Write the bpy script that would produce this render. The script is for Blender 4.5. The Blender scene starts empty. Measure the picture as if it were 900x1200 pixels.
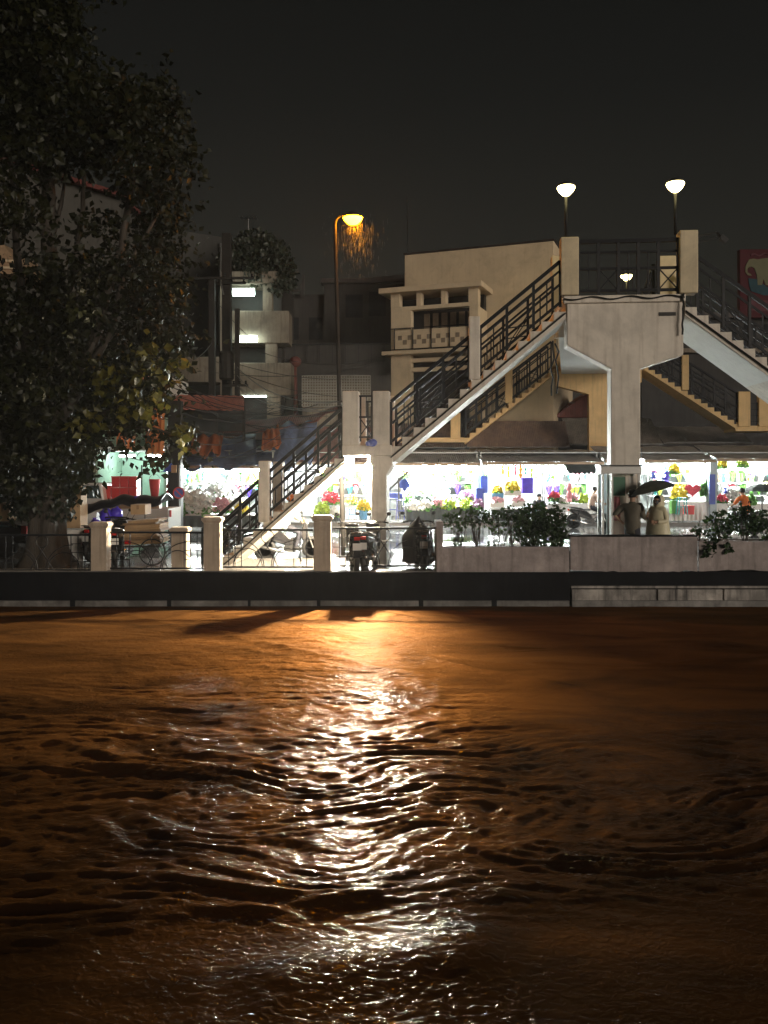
import bpy, bmesh, math, random
import numpy as np
from mathutils import Vector, Matrix, Quaternion
R = random.Random(7)
sc = bpy.context.scene
COL = sc.collection
V = Vector
ZUP = V((0, 0, 1))

# ------------------------------------------------------------------ photograph pixel -> world
FPX, CX, CY, CAMH = 1000.0, 450.0, 553.0, 2.1
def P(px, py, Y): return V(((px-CX)/FPX*Y, Y, CAMH-(py-CY)/FPX*Y))
def GX(px, Y): return (px-CX)/FPX*Y
def GZ(py, Y): return CAMH-(py-CY)/FPX*Y
class Frame:
    """a vertical plane turned by th degrees (right side nearer), s along it, d behind it"""
    def __init__(self, Y0, th):
        self.Y0 = Y0; self.t = math.tan(math.radians(th)); self.c = math.cos(math.radians(th))
        a = math.radians(th)
        self.u = V((math.cos(a), -math.sin(a), 0)); self.v = V((math.sin(a), math.cos(a), 0))
    def sz(self, px, py):
        Y = self.Y0/(1+self.t*(px-CX)/FPX)
        return ((px-CX)/FPX*Y/self.c, CAMH-(py-CY)/FPX*Y)
    def w(self, s, d, z):
        return V((0, self.Y0, 0)) + self.u*s + self.v*d + V((0, 0, z))
    def p(self, px, py, d=0):
        s, z = self.sz(px, py); return self.w(s, d, z)

# ------------------------------------------------------------------ mesh builder
class MB:
    def __init__(s): s.v = []; s.f = []
    def add(s, vs, fs):
        o = len(s.v); s.v += [tuple(a) for a in vs]; s.f += [tuple(i+o for i in f) for f in fs]; return s
    def hexa(s, c):   # 8 corners: bottom 4 ccw, top 4 ccw
        return s.add(c, [(3,2,1,0),(4,5,6,7),(0,1,5,4),(1,2,6,5),(2,3,7,6),(3,0,4,7)])
    def box(s, x0, y0, z0, x1, y1, z1):
        return s.hexa([(x0,y0,z0),(x1,y0,z0),(x1,y1,z0),(x0,y1,z0),(x0,y0,z1),(x1,y0,z1),(x1,y1,z1),(x0,y1,z1)])
    def fbox(s, F, s0, s1, d0, d1, z0, z1):
        return s.hexa([F.w(s0,d0,z0),F.w(s1,d0,z0),F.w(s1,d1,z0),F.w(s0,d1,z0),F.w(s0,d0,z1),F.w(s1,d0,z1),F.w(s1,d1,z1),F.w(s0,d1,z1)])
    def bar(s, p, q, w, h=None, up=ZUP):
        p = V(p); q = V(q); h = h or w; d = (q-p)
        if d.length < 1e-6: return s
        d.normalize()
        if abs(d.dot(up)) > .98: up = V((0,1,0))
        a = d.cross(up).normalized()*(w/2); b = a.cross(d).normalized()*(h/2)
        return s.hexa([p-a-b,p+a-b,q+a-b,q-a-b,p-a+b,p+a+b,q+a+b,q-a+b])
    def tube(s, pts, r, n=8, caps=True):
        pts = [V(p) for p in pts]
        rs = r if isinstance(r, (list, tuple)) else [r]*len(pts)
        rings = []; prev = None
        for i, p in enumerate(pts):
            d = (pts[min(i+1, len(pts)-1)]-pts[max(i-1, 0)])
            if d.length < 1e-9: d = V((0,0,1))
            d.normalize()
            if prev is None:
                a = d.orthogonal().normalized()
            else:
                a = prev - d*prev.dot(d)
                a = a.normalized() if a.length > 1e-6 else d.orthogonal().normalized()
            prev = a; b = d.cross(a)
            rings.append([p+(a*math.cos(2*math.pi*k/n)+b*math.sin(2*math.pi*k/n))*rs[i] for k in range(n)])
        vs = [v for ring in rings for v in ring]; fs = []
        for i in range(len(rings)-1):
            for k in range(n):
                k2 = (k+1) % n
                fs.append((i*n+k, i*n+k2, (i+1)*n+k2, (i+1)*n+k))
        if caps:
            fs.append(tuple(range(n-1, -1, -1))); fs.append(tuple(range((len(rings)-1)*n, len(rings)*n)))
        return s.add(vs, fs)
    def lathe(s, c, prof, n=16, axis=ZUP, sx=1, sy=1):
        c = V(c); q = ZUP.rotation_difference(V(axis).normalized())
        vs = []; fs = []
        for r, z in prof:
            for k in range(n):
                a = 2*math.pi*k/n
                vs.append(c + q @ V((r*math.cos(a)*sx, r*math.sin(a)*sy, z)))
        m = len(prof)
        for i in range(m-1):
            for k in range(n):
                k2 = (k+1) % n
                fs.append((i*n+k, i*n+k2, (i+1)*n+k2, (i+1)*n+k))
        if prof[0][0] > 1e-5: fs.append(tuple(range(n-1, -1, -1)))
        if prof[-1][0] > 1e-5: fs.append(tuple(range((m-1)*n, m*n)))
        return s.add(vs, fs)
    def prism(s, poly, ext):
        poly = [V(p) for p in poly]; ext = V(ext); n = len(poly)
        vs = poly + [p+ext for p in poly]
        fs = [tuple(range(n)), tuple(range(2*n-1, n-1, -1))]
        for i in range(n):
            j = (i+1) % n
            fs.append((i, i+n, j+n, j))
        return s.add(vs, fs)
    def ball(s, c, r, n=10, m=6, sc_=(1,1,1)):
        c = V(c); prof = []
        for i in range(m+1):
            a = -math.pi/2 + math.pi*i/m
            prof.append((max(r*math.cos(a), 1e-6 if i in (0, m) else 0), r*math.sin(a)*sc_[2]))
        return s.lathe(c, prof, n, sx=sc_[0], sy=sc_[1])
    def grid(s, fn, nu, nv):
        vs = [fn(i/nu, j/nv) for j in range(nv+1) for i in range(nu+1)]
        fs = [(j*(nu+1)+i, j*(nu+1)+i+1, (j+1)*(nu+1)+i+1, (j+1)*(nu+1)+i) for j in range(nv) for i in range(nu)]
        return s.add(vs, fs)
    def build(s, name, mat, parent=None, smooth=False, bevel=0, local=False, solid=0):
        me = bpy.data.meshes.new(name)
        off = V((0,0,0))
        if parent is not None and not local: off = worldloc(parent)
        me.from_pydata([(a[0]-off.x, a[1]-off.y, a[2]-off.z) for a in s.v], [], s.f)
        bm = bmesh.new(); bm.from_mesh(me)
        bmesh.ops.recalc_face_normals(bm, faces=bm.faces); bm.to_mesh(me); bm.free()
        me.materials.append(mat)
        if smooth: me.polygons.foreach_set('use_smooth', [True]*len(me.polygons))
        o = bpy.data.objects.new(name, me); COL.objects.link(o)
        if parent is not None: o.parent = parent
        if solid:
            m = o.modifiers.new('Solidify', 'SOLIDIFY'); m.thickness = solid
        if bevel:
            m = o.modifiers.new('Bevel', 'BEVEL'); m.width = bevel; m.segments = 2; m.limit_method = 'ANGLE'
        return o
def worldloc(o):
    l = V((0,0,0))
    while o is not None:
        l += o.location; o = o.parent
    return l
LABELS = {}
def tag(o, label, cat, group=None):
    o['label'] = label; o['category'] = cat
    if group: o['group'] = group
    return o
def thing(name, label, cat, loc=(0,0,0), group=None):
    o = bpy.data.objects.new(name, None); COL.objects.link(o); o.location = V(loc); o.empty_display_size = .2
    return tag(o, label, cat, group)
def struct(o, kind='structure'):
    o['kind'] = kind; return o
def copy_tree(o, parent=None):
    c = o.copy(); COL.objects.link(c); c.parent = parent
    for ch in list(o.children): copy_tree(ch, c)
    return c
def dup(o, loc, rz, label, scale=None):
    c = copy_tree(o); c.location = V(loc); c.rotation_euler = (0,0,rz); c['label'] = label
    if scale: c.scale = (scale,)*3
    return c

# ------------------------------------------------------------------ materials
def mat(name, col, rough=.6, metal=0, var=.25, blotch=0, scale=3.0, bump=0, streak=0, stain=None, spec=.5, detail=5, coat=0, trans=0, stretch=(1,1,1)):
    m = bpy.data.materials.new(name); m.use_nodes = True
    nt = m.node_tree; N = nt.nodes; L = nt.links
    b = N['Principled BSDF']
    b.inputs['Roughness'].default_value = rough; b.inputs['Metallic'].default_value = metal
    b.inputs['Specular IOR Level'].default_value = spec
    if coat: b.inputs['Coat Weight'].default_value = coat; b.inputs['Coat Roughness'].default_value = .08
    tc = N.new('ShaderNodeTexCoord'); mp = N.new('ShaderNodeMapping'); mp.inputs['Scale'].default_value = stretch
    L.new(tc.outputs['Object'], mp.inputs['Vector'])
    nz = N.new('ShaderNodeTexNoise'); nz.inputs['Scale'].default_value = scale; nz.inputs['Detail'].default_value = detail; nz.inputs['Roughness'].default_value = .65
    L.new(mp.outputs['Vector'], nz.inputs['Vector'])
    rp = N.new('ShaderNodeValToRGB')
    rp.color_ramp.elements[0].position = .3; rp.color_ramp.elements[1].position = .72
    rp.color_ramp.elements[0].color = tuple(c*(1-var) for c in col)+(1,)
    rp.color_ramp.elements[1].color = tuple(min(1, c*(1+var*.6)) for c in col)+(1,)
    L.new(nz.outputs['Fac'], rp.inputs['Fac']); out = rp.outputs['Color']
    if streak:   # rain streaks and grime with a shape of their own
        mp2 = N.new('ShaderNodeMapping'); mp2.inputs['Scale'].default_value = (7, 7, .55)
        L.new(tc.outputs['Object'], mp2.inputs['Vector'])
        n2 = N.new('ShaderNodeTexNoise'); n2.inputs['Scale'].default_value = 1.3; n2.inputs['Detail'].default_value = 6
        L.new(mp2.outputs['Vector'], n2.inputs['Vector'])
        r2 = N.new('ShaderNodeValToRGB'); r2.color_ramp.elements[0].position = .5; r2.color_ramp.elements[1].position = .72
        L.new(n2.outputs['Fac'], r2.inputs['Fac'])
        mu = N.new('ShaderNodeMath'); mu.operation = 'MULTIPLY'; mu.inputs[1].default_value = streak
        L.new(r2.outputs['Color'], mu.inputs[0])
        mx = N.new('ShaderNodeMix'); mx.data_type = 'RGBA'; mx.inputs['B'].default_value = tuple((stain or [c*.25 for c in col]))+(1,)
        L.new(mu.outputs[0], mx.inputs['Factor']); L.new(out, mx.inputs['A']); out = mx.outputs['Result']
    if blotch:   # patches of mildew and repainting
        n4 = N.new('ShaderNodeTexNoise'); n4.inputs['Scale'].default_value = .9; n4.inputs['Detail'].default_value = 9; n4.inputs['Roughness'].default_value = .72; n4.inputs['Distortion'].default_value = .4
        L.new(tc.outputs['Object'], n4.inputs['Vector'])
        r4 = N.new('ShaderNodeValToRGB'); r4.color_ramp.elements[0].position = .5; r4.color_ramp.elements[1].position = .66
        L.new(n4.outputs['Fac'], r4.inputs['Fac'])
        m4 = N.new('ShaderNodeMath'); m4.operation = 'MULTIPLY'; m4.inputs[1].default_value = blotch; L.new(r4.outputs['Color'], m4.inputs[0])
        x4 = N.new('ShaderNodeMix'); x4.data_type = 'RGBA'; x4.inputs['B'].default_value = tuple(c*.42 for c in col)+(1,)
        L.new(m4.outputs[0], x4.inputs['Factor']); L.new(out, x4.inputs['A']); out = x4.outputs['Result']
    L.new(out, b.inputs['Base Color'])
    if bump:
        n3 = N.new('ShaderNodeTexNoise'); n3.inputs['Scale'].default_value = scale*7; n3.inputs['Detail'].default_value = 4
        L.new(mp.outputs['Vector'], n3.inputs['Vector'])
        bp = N.new('ShaderNodeBump'); bp.inputs['Strength'].default_value = bump; bp.inputs['Distance'].default_value = .02
        L.new(n3.outputs['Fac'], bp.inputs['Height']); L.new(bp.outputs['Normal'], b.inputs['Normal'])
    return m
def emit(name, col, strength):
    m = bpy.data.materials.new(name); m.use_nodes = True
    nt = m.node_tree; b = nt.nodes['Principled BSDF']
    b.inputs['Base Color'].default_value = (.8,.8,.8,1)
    b.inputs['Emission Color'].default_value = tuple(col)+(1,); b.inputs['Emission Strength'].default_value = strength
    return m
def corrugated(name, col, per_m=9, axis=0, rough=.45, strength=.6, var=.5):
    m = mat(name, col, rough=rough, var=var, scale=1.2, streak=.5)
    nt = m.node_tree; N = nt.nodes; L = nt.links; b = N['Principled BSDF']
    tc = N.new('ShaderNodeTexCoord'); wv = N.new('ShaderNodeTexWave'); wv.bands_direction = 'XYZ'[axis]
    wv.inputs['Scale'].default_value = per_m/2; wv.inputs['Distortion'].default_value = .3
    L.new(tc.outputs['Object'], wv.inputs['Vector'])
    bp = N.new('ShaderNodeBump'); bp.inputs['Strength'].default_value = strength; bp.inputs['Distance'].default_value = .03
    L.new(wv.outputs['Fac'], bp.inputs['Height']); L.new(bp.outputs['Normal'], b.inputs['Normal'])
    return m

M = {}
M['paint'] = mat('painted_concrete', (.74,.68,.59), .6, var=.2, scale=1.6, bump=.2, streak=.34, stain=(.24,.18,.12), blotch=.3)
M['cream'] = mat('cream_paint', (.64,.54,.36), .55, var=.12, scale=2, bump=.12, streak=.3, stain=(.2,.15,.09), blotch=.4)
M['sodiumpaint'] = mat('sodium_lit_paint', (.70,.47,.21), .6, var=.14, scale=2, bump=.1, streak=.3, stain=(.2,.13,.07))  # far side's copy of the bridge paint, orange lamplight put into its colour
M['soffit'] = mat('pale_paint', (.74,.74,.70), .6, var=.08, scale=2, streak=.15, stain=(.3,.28,.24))
M['postpaint'] = mat('post_paint', (.46,.37,.28), .6, var=.15, scale=3, bump=.2, streak=.45, stain=(.12,.09,.06), blotch=.6)
M['iron'] = mat('black_iron', (.010,.011,.014), .55, var=.3, scale=8, spec=.25)
M['railing'] = mat('railing_iron', (.010,.011,.014), .5, var=.3, scale=8, spec=.25)
M['wire'] = mat('cable_rubber', (.008,.008,.008), .5)
M['parapet'] = mat('pink_grey_render', (.37,.315,.30), .75, var=.4, scale=2.2, bump=.3, blotch=.75, streak=.35, stain=(.045,.038,.036))
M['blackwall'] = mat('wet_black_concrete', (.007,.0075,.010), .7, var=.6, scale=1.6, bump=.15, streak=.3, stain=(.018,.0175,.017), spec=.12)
M['stained'] = mat('flood_stained_concrete', (.36,.33,.30), .7, blotch=.9, var=.8, scale=1.8, bump=.4, streak=.95, stain=(.018,.017,.018))
M['strip'] = mat('wet_footing', (.19,.178,.165), .5, blotch=.95, var=.7, scale=2.5, streak=.5)
M['bark'] = mat('fig_bark', (.05,.04,.03), .75, var=.5, scale=4, bump=.8, stretch=(2,2,.4))
M['vine'] = mat('vine_leaf', (.015,.022,.01), .5, var=.6)
M['metal'] = mat('galvanised_pole', (.12,.12,.115), .45, metal=.4, var=.2)
M['darkmetal'] = mat('dark_pole', (.05,.05,.05), .35, metal=.5, var=.2)
M['alu'] = mat('aluminium_frame', (.5,.5,.48), .45, metal=.3, var=.1)
M['white'] = mat('white_paint', (.8,.8,.78), .5, var=.06)
M['whitewall'] = mat('white_stall_wall', (.52,.55,.55), .6, var=.35, scale=1.5)
M['rubber'] = mat('black_rubber', (.012,.012,.012), .6)
M['bikeblack'] = mat('black_bike_plastic', (.016,.016,.018), .25, coat=.5)
M['seatvinyl'] = mat('seat_vinyl', (.014,.013,.013), .4)
M['bikered'] = mat('red_bike_plastic', (.35,.02,.02), .25, coat=.5)
M['chrome'] = mat('bike_chrome', (.6,.6,.6), .2, metal=.9, var=.1)
M['taillens'] = mat('red_lens', (.5,.01,.01), .2)
M['headlens'] = mat('clear_lens', (.6,.62,.65), .1)
M['skin'] = mat('skin', (.42,.25,.16), .5, var=.1)
M['hair'] = mat('black_hair', (.012,.01,.009), .45)
M['shirt_grey'] = mat('grey_green_shirt', (.13,.115,.085), .8, var=.2, scale=8)
M['trousers'] = mat('dark_trousers', (.03,.03,.04), .8)
M['raincoat'] = mat('cream_raincoat', (.74,.68,.47), .45, var=.15, scale=6, bump=.2)
M['orange'] = mat('orange_shirt', (.75,.2,.04), .75, var=.1)
M['peachshirt'] = mat('pale_peach_shirt', (.6,.42,.33), .75, var=.1)
M['dress'] = mat('dark_vest', (.05,.05,.06), .8)
M['umbrella'] = mat('dark_green_umbrella', (.045,.05,.04), .5, var=.2)
M['mask'] = mat('face_mask', (.12,.12,.13), .7)
M['card'] = mat('cardboard', (.42,.28,.15), .75, var=.15, scale=5)
M['carddark'] = mat('wet_cardboard', (.27,.17,.09), .7, var=.2, scale=5)
M['redcrate'] = mat('red_plastic', (.62,.06,.06), .4, var=.1)
M['blue'] = mat('blue_plastic', (.05,.09,.42), .35, var=.15)
M['skyblue'] = mat('light_blue_plastic', (.12,.35,.6), .35, var=.1)
M['violet'] = mat('violet_blue_bag', (.09,.05,.6), .35, var=.3, scale=5)
M['teal'] = mat('teal_plastic', (.05,.35,.35), .4)
M['tarpblack'] = mat('black_tarp', (.012,.011,.014), .3, var=.4)
M['tarpblue'] = mat('worn_blue_tarp', (.09,.13,.25), .45, var=.5, scale=1.5, streak=.5)
M['tarporange'] = mat('orange_tarp', (.6,.2,.07), .5, var=.35, scale=1.5, streak=.4)
M['awningred'] = corrugated('red_brown_awning', (.55,.17,.11), 8, 0, .5, .5, .25)
M['orangecloth'] = mat('orange_awning_cloth', (.85,.32,.11), .6, var=.2, scale=2, streak=.25)
M['roof'] = corrugated('rusty_roof_sheet', (.17,.11,.08), 7, 0, .6)
M['rooflow'] = corrugated('grey_roof_sheet', (.34,.30,.26), 7, 0, .4)
M['roofgrey'] = corrugated('old_grey_roof_sheet', (.19,.165,.14), 7, 0, .5)
M['redroof'] = corrugated('dark_red_roof_sheet', (.17,.045,.035), 7, 0, .75)
M['plank'] = mat('timber_fascia', (.3,.2,.12), .6, var=.3, scale=3)
M['mint'] = mat('mint_green_wall', (.42,.62,.5), .6, var=.1)
M['darkskirt'] = mat('dark_table_skirt', (.05,.06,.06), .7, var=.4)
M['steel'] = mat('stall_post', (.3,.36,.4), .4, metal=.3)
M['peach'] = mat('peach_render', (.62,.50,.34), .7, blotch=.3, var=.12, scale=.8, streak=.15, stain=(.3,.2,.12))
M['peachdark'] = mat('peach_trim', (.58,.46,.31), .7, var=.12)
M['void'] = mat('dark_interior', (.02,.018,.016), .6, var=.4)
M['glassdark'] = mat('dark_window_glass', (.02,.022,.025), .08, var=.2)
M['curtain'] = mat('window_curtain', (.22,.17,.12), .8, var=.3)
M['concrete'] = mat('weathered_concrete', (.2,.165,.125), .8, blotch=.6, var=.3, scale=1, streak=.7, stain=(.06,.05,.04))
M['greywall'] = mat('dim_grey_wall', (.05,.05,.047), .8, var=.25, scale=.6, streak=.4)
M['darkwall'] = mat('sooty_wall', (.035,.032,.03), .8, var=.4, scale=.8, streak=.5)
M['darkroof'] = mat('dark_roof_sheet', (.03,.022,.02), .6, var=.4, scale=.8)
M['blockwall'] = mat('pale_block', (.3,.29,.26), .8, var=.2)
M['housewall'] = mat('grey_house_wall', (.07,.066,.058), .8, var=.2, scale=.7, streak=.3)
M['eave'] = mat('red_eave', (.12,.03,.025), .6, var=.2)
M['pole'] = mat('concrete_power_pole', (.022,.02,.018), .7, var=.3, spec=.2)
M['billboard'] = mat('billboard_red', (.05,.002,.006), .85, var=.1)
M['elephant'] = mat('billboard_cream', (.12,.115,.065), .85, var=.1)
M['billblue'] = mat('billboard_teal', (.012,.045,.06), .85, var=.4, scale=4)
M['billpink'] = mat('billboard_pink', (.10,.03,.04), .85, var=.3)
M['paper'] = mat('white_paper', (.75,.73,.68), .7, var=.05)
M['greenboard'] = mat('green_board', (.03,.13,.07), .5, var=.1)
M['signblue'] = mat('sign_blue', (.05,.09,.35), .4, var=.05)
M['signred'] = mat('sign_red', (.5,.03,.03), .4, var=.05)
M['pinkcloth'] = mat('pink_cloth', (.6,.2,.22), .7)
M['carpaint'] = mat('white_car_paint', (.7,.7,.68), .25, coat=.6, var=.04)
M['darkcar'] = mat('dark_car_paint', (.02,.02,.025), .25, coat=.6, var=.1)
M['carglass'] = mat('car_glass', (.06,.09,.1), .05)
def petals(name, col, var=.35): return mat(name, col, .6, var=var, scale=14)
M['fw'] = petals('white_petals', (.85,.85,.8), .08); M['fr'] = petals('red_petals', (.75,.06,.1)); M['fy'] = petals('yellow_petals', (.85,.66,.04), .2)
M['fyg'] = petals('lime_leaves', (.45,.62,.06)); M['fg'] = petals('green_leaves', (.1,.28,.05)); M['fo'] = petals('orange_petals', (.85,.38,.05))
M['fp'] = petals('purple_petals', (.45,.25,.45)); M['fpk'] = petals('pink_petals', (.8,.45,.5)); M['fgg'] = petals('grey_green_leaves', (.25,.32,.28))

# leaf material: dark, wet, a little see-through
def leafmat(name, ca, cb, gloss=.3, transl=.25):
    m = bpy.data.materials.new(name); m.use_nodes = True
    nt = m.node_tree; N = nt.nodes; L = nt.links; N.clear()
    out = N.new('ShaderNodeOutputMaterial'); tc = N.new('ShaderNodeTexCoord')
    nz = N.new('ShaderNodeTexNoise'); nz.inputs['Scale'].default_value = 2.2; nz.inputs['Detail'].default_value = 6
    L.new(tc.outputs['Object'], nz.inputs['Vector'])
    rp = N.new('ShaderNodeValToRGB'); rp.color_ramp.elements[0].position = .35; rp.color_ramp.elements[1].position = .68
    rp.color_ramp.elements[0].color = ca+(1,); rp.color_ramp.elements[1].color = cb+(1,)
    L.new(nz.outputs['Fac'], rp.inputs['Fac'])
    pb = N.new('ShaderNodeBsdfPrincipled'); pb.inputs['Roughness'].default_value = gloss; pb.inputs['Specular IOR Level'].default_value = .3; L.new(rp.outputs['Color'], pb.inputs['Base Color'])
    tr = N.new('ShaderNodeBsdfTranslucent'); L.new(rp.outputs['Color'], tr.inputs['Color'])
    mx = N.new('ShaderNodeMixShader'); mx.inputs[0].default_value = transl
    L.new(pb.outputs[0], mx.inputs[1]); L.new(tr.outputs[0], mx.inputs[2]); L.new(mx.outputs[0], out.inputs['Surface'])
    return m
M['leaf'] = leafmat('fig_leaf', (.005,.007,.002), (.022,.024,.006), .5)
M['lampleaf'] = leafmat('lamplit_fig_leaf', (.05,.05,.010), (.17,.15,.028), .4, .35)  # lighter yellow-green copy of the leaf, lamplight put into its colour
M['shrub'] = leafmat('shrub_leaf', (.018,.036,.012), (.045,.085,.025), .45)

# glass for the kiosk
def glassmat():
    m = bpy.data.materials.new('pane_glass'); m.use_nodes = True
    b = m.node_tree.nodes['Principled BSDF']; b.inputs['Roughness'].default_value = .03
    b.inputs['Transmission Weight'].default_value = 1; b.inputs['IOR'].default_value = 1.05; b.inputs['Base Color'].default_value = (.85,.95,.95,1)
    return m
M['glass'] = glassmat()

# wet road
def roadmat():
    m = bpy.data.materials.new('wet_asphalt'); m.use_nodes = True
    nt = m.node_tree; N = nt.nodes; L = nt.links; b = N['Principled BSDF']
    tc = N.new('ShaderNodeTexCoord')
    nz = N.new('ShaderNodeTexNoise'); nz.inputs['Scale'].default_value = .45; nz.inputs['Detail'].default_value = 6
    L.new(tc.outputs['Object'], nz.inputs['Vector'])
    rp = N.new('ShaderNodeValToRGB'); rp.color_ramp.elements[0].position = .4; rp.color_ramp.elements[1].position = .62
    rp.color_ramp.elements[0].color = (.05,)*3+(1,); rp.color_ramp.elements[1].color = (.26,)*3+(1,)
    L.new(nz.outputs['Fac'], rp.inputs['Fac']); L.new(rp.outputs['Color'], b.inputs['Roughness'])
    rc = N.new('ShaderNodeValToRGB'); rc.color_ramp.elements[0].color = (.045,.045,.045,1); rc.color_ramp.elements[1].color = (.085,.083,.08,1)
    n2 = N.new('ShaderNodeTexNoise'); n2.inputs['Scale'].default_value = 6; n2.inputs['Detail'].default_value = 8; L.new(tc.outputs['Object'], n2.inputs['Vector'])
    L.new(n2.outputs['Fac'], rc.inputs['Fac']); L.new(rc.outputs['Color'], b.inputs['Base Color'])
    n3 = N.new('ShaderNodeTexNoise'); n3.inputs['Scale'].default_value = 9; n3.inputs['Detail'].default_value = 3; L.new(tc.outputs['Object'], n3.inputs['Vector'])
    bp = N.new('ShaderNodeBump'); bp.inputs['Strength'].default_value = .12; bp.inputs['Distance'].default_value = .03
    L.new(n3.outputs['Fac'], bp.inputs['Height']); L.new(bp.outputs['Normal'], b.inputs['Normal'])
    b.inputs['Specular IOR Level'].default_value = .6
    return m
M['road'] = roadmat()
M['pave'] = mat('wet_paving', (.16,.15,.14), .25, var=.3, scale=3, bump=.2)
M['ground'] = mat('dark_soil', (.05,.045,.04), .8)

# muddy flood water: silt lights up evenly from inside, the rippled surface only mirrors
def watermat():
    m = bpy.data.materials.new('muddy_water'); m.use_nodes = True
    nt = m.node_tree; N = nt.nodes; L = nt.links; N.clear()
    out = N.new('ShaderNodeOutputMaterial'); tc = N.new('ShaderNodeTexCoord')
    mp = N.new('ShaderNodeMapping'); mp.inputs['Scale'].default_value = (.5, 1.2, 1); mp.inputs['Rotation'].default_value = (0,0,.15)
    L.new(tc.outputs['Object'], mp.inputs['Vector'])
    nz = N.new('ShaderNodeTexNoise'); nz.inputs['Scale'].default_value = 1.1; nz.inputs['Detail'].default_value = 8; nz.inputs['Distortion'].default_value = .8; L.new(mp.outputs['Vector'], nz.inputs['Vector'])
    rp = N.new('ShaderNodeValToRGB'); rp.color_ramp.elements[0].position = .32; rp.color_ramp.elements[1].position = .68
    rp.color_ramp.elements[0].color = (.022,.0105,.003,1); rp.color_ramp.elements[1].color = (.058,.0275,.008,1)
    L.new(nz.outputs['Fac'], rp.inputs['Fac'])
    up = N.new('ShaderNodeCombineXYZ'); up.inputs[2].default_value = 1
    mp2 = N.new('ShaderNodeMapping'); mp2.inputs['Scale'].default_value = (12, 16, 1); mp2.inputs['Rotation'].default_value = (0,0,.1)
    L.new(tc.outputs['Object'], mp2.inputs['Vector'])
    n2 = N.new('ShaderNodeTexNoise'); n2.inputs['Scale'].default_value = 1.2; n2.inputs['Detail'].default_value = 5; n2.inputs['Distortion'].default_value = .7; L.new(mp2.outputs['Vector'], n2.inputs['Vector'])
    bp = N.new('ShaderNodeBump'); bp.inputs['Strength'].default_value = .7; bp.inputs['Distance'].default_value = .02
    L.new(n2.outputs['Fac'], bp.inputs['Height'])
    # part of the scattered light follows the waves, most of it does not
    bp3 = N.new('ShaderNodeMix'); bp3.data_type = 'VECTOR'; bp3.inputs['Factor'].default_value = .3
    L.new(up.outputs[0], bp3.inputs[4]); L.new(bp.outputs['Normal'], bp3.inputs[5])
    vn = N.new('ShaderNodeVectorMath'); vn.operation = 'NORMALIZE'; L.new(bp3.outputs[1], vn.inputs[0])
    df = N.new('ShaderNodeBsdfDiffuse'); L.new(rp.outputs['Color'], df.inputs['Color']); L.new(vn.outputs[0], df.inputs['Normal'])
    # roughness set by position, spreading and dimming the bulb's reflection towards the river wall
    sy = N.new('ShaderNodeSeparateXYZ'); L.new(tc.outputs['Object'], sy.inputs[0])
    ad = N.new('ShaderNodeMath'); ad.operation = 'MULTIPLY_ADD'; ad.inputs[1].default_value = 5.0
    L.new(nz.outputs['Fac'], ad.inputs[0]); L.new(sy.outputs['Y'], ad.inputs[2])
    mr = N.new('ShaderNodeMapRange'); mr.inputs['From Min'].default_value = 12; mr.inputs['From Max'].default_value = 17
    mr.inputs['To Min'].default_value = .08; mr.inputs['To Max'].default_value = .4
    L.new(ad.outputs[0], mr.inputs['Value'])
    gl = N.new('ShaderNodeBsdfGlossy'); L.new(mr.outputs['Result'], gl.inputs['Roughness']); L.new(bp.outputs['Normal'], gl.inputs['Normal'])
    fr = N.new('ShaderNodeFresnel'); fr.inputs['IOR'].default_value = 1.33; L.new(bp.outputs['Normal'], fr.inputs['Normal'])
    m2 = N.new('ShaderNodeMapRange'); m2.inputs['From Min'].default_value = 9.6; m2.inputs['From Max'].default_value = 13.8  # mirrored lamplight turned down by position, nearly off close to the river wall
    m2.inputs['To Min'].default_value = .46; m2.inputs['To Max'].default_value = .03; L.new(ad.outputs[0], m2.inputs['Value'])
    mu = N.new('ShaderNodeMath'); mu.operation = 'MULTIPLY'; L.new(fr.outputs[0], mu.inputs[0]); L.new(m2.outputs['Result'], mu.inputs[1])
    mx = N.new('ShaderNodeMixShader'); L.new(mu.outputs[0], mx.inputs[0]); L.new(df.outputs[0], mx.inputs[1]); L.new(gl.outputs[0], mx.inputs[2])
    # light that enters low over the surface is thrown forward again by the silt
    fs = N.new('ShaderNodeBsdfGlossy'); fs.inputs['Roughness'].default_value = .64; fs.inputs['Color'].default_value = (1,.455,.115,1); L.new(bp.outputs['Normal'], fs.inputs['Normal'])
    bp4 = N.new('ShaderNodeMapRange'); bp4.inputs['From Min'].default_value = .3; bp4.inputs['From Max'].default_value = .7; bp4.inputs['To Min'].default_value = .026; bp4.inputs['To Max'].default_value = .075
    L.new(nz.outputs['Fac'], bp4.inputs['Value'])
    m5 = N.new('ShaderNodeMapRange'); m5.inputs['From Min'].default_value = 7; m5.inputs['From Max'].default_value = 13.5  # scattered glow dimmed towards the camera, a falloff of light set by position
    m5.inputs['To Min'].default_value = .12; m5.inputs['To Max'].default_value = 1.5; L.new(ad.outputs[0], m5.inputs['Value'])
    mq = N.new('ShaderNodeMath'); mq.operation = 'MULTIPLY'; L.new(bp4.outputs['Result'], mq.inputs[0]); L.new(m5.outputs['Result'], mq.inputs[1])
    mf = N.new('ShaderNodeMixShader'); L.new(mq.outputs[0], mf.inputs[0])
    L.new(df.outputs[0], mf.inputs[1]); L.new(fs.outputs[0], mf.inputs[2]); L.new(mf.outputs[0], mx.inputs[1])
    L.new(mx.outputs[0], out.inputs['Surface'])
    return m
M['water'] = watermat()

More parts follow.
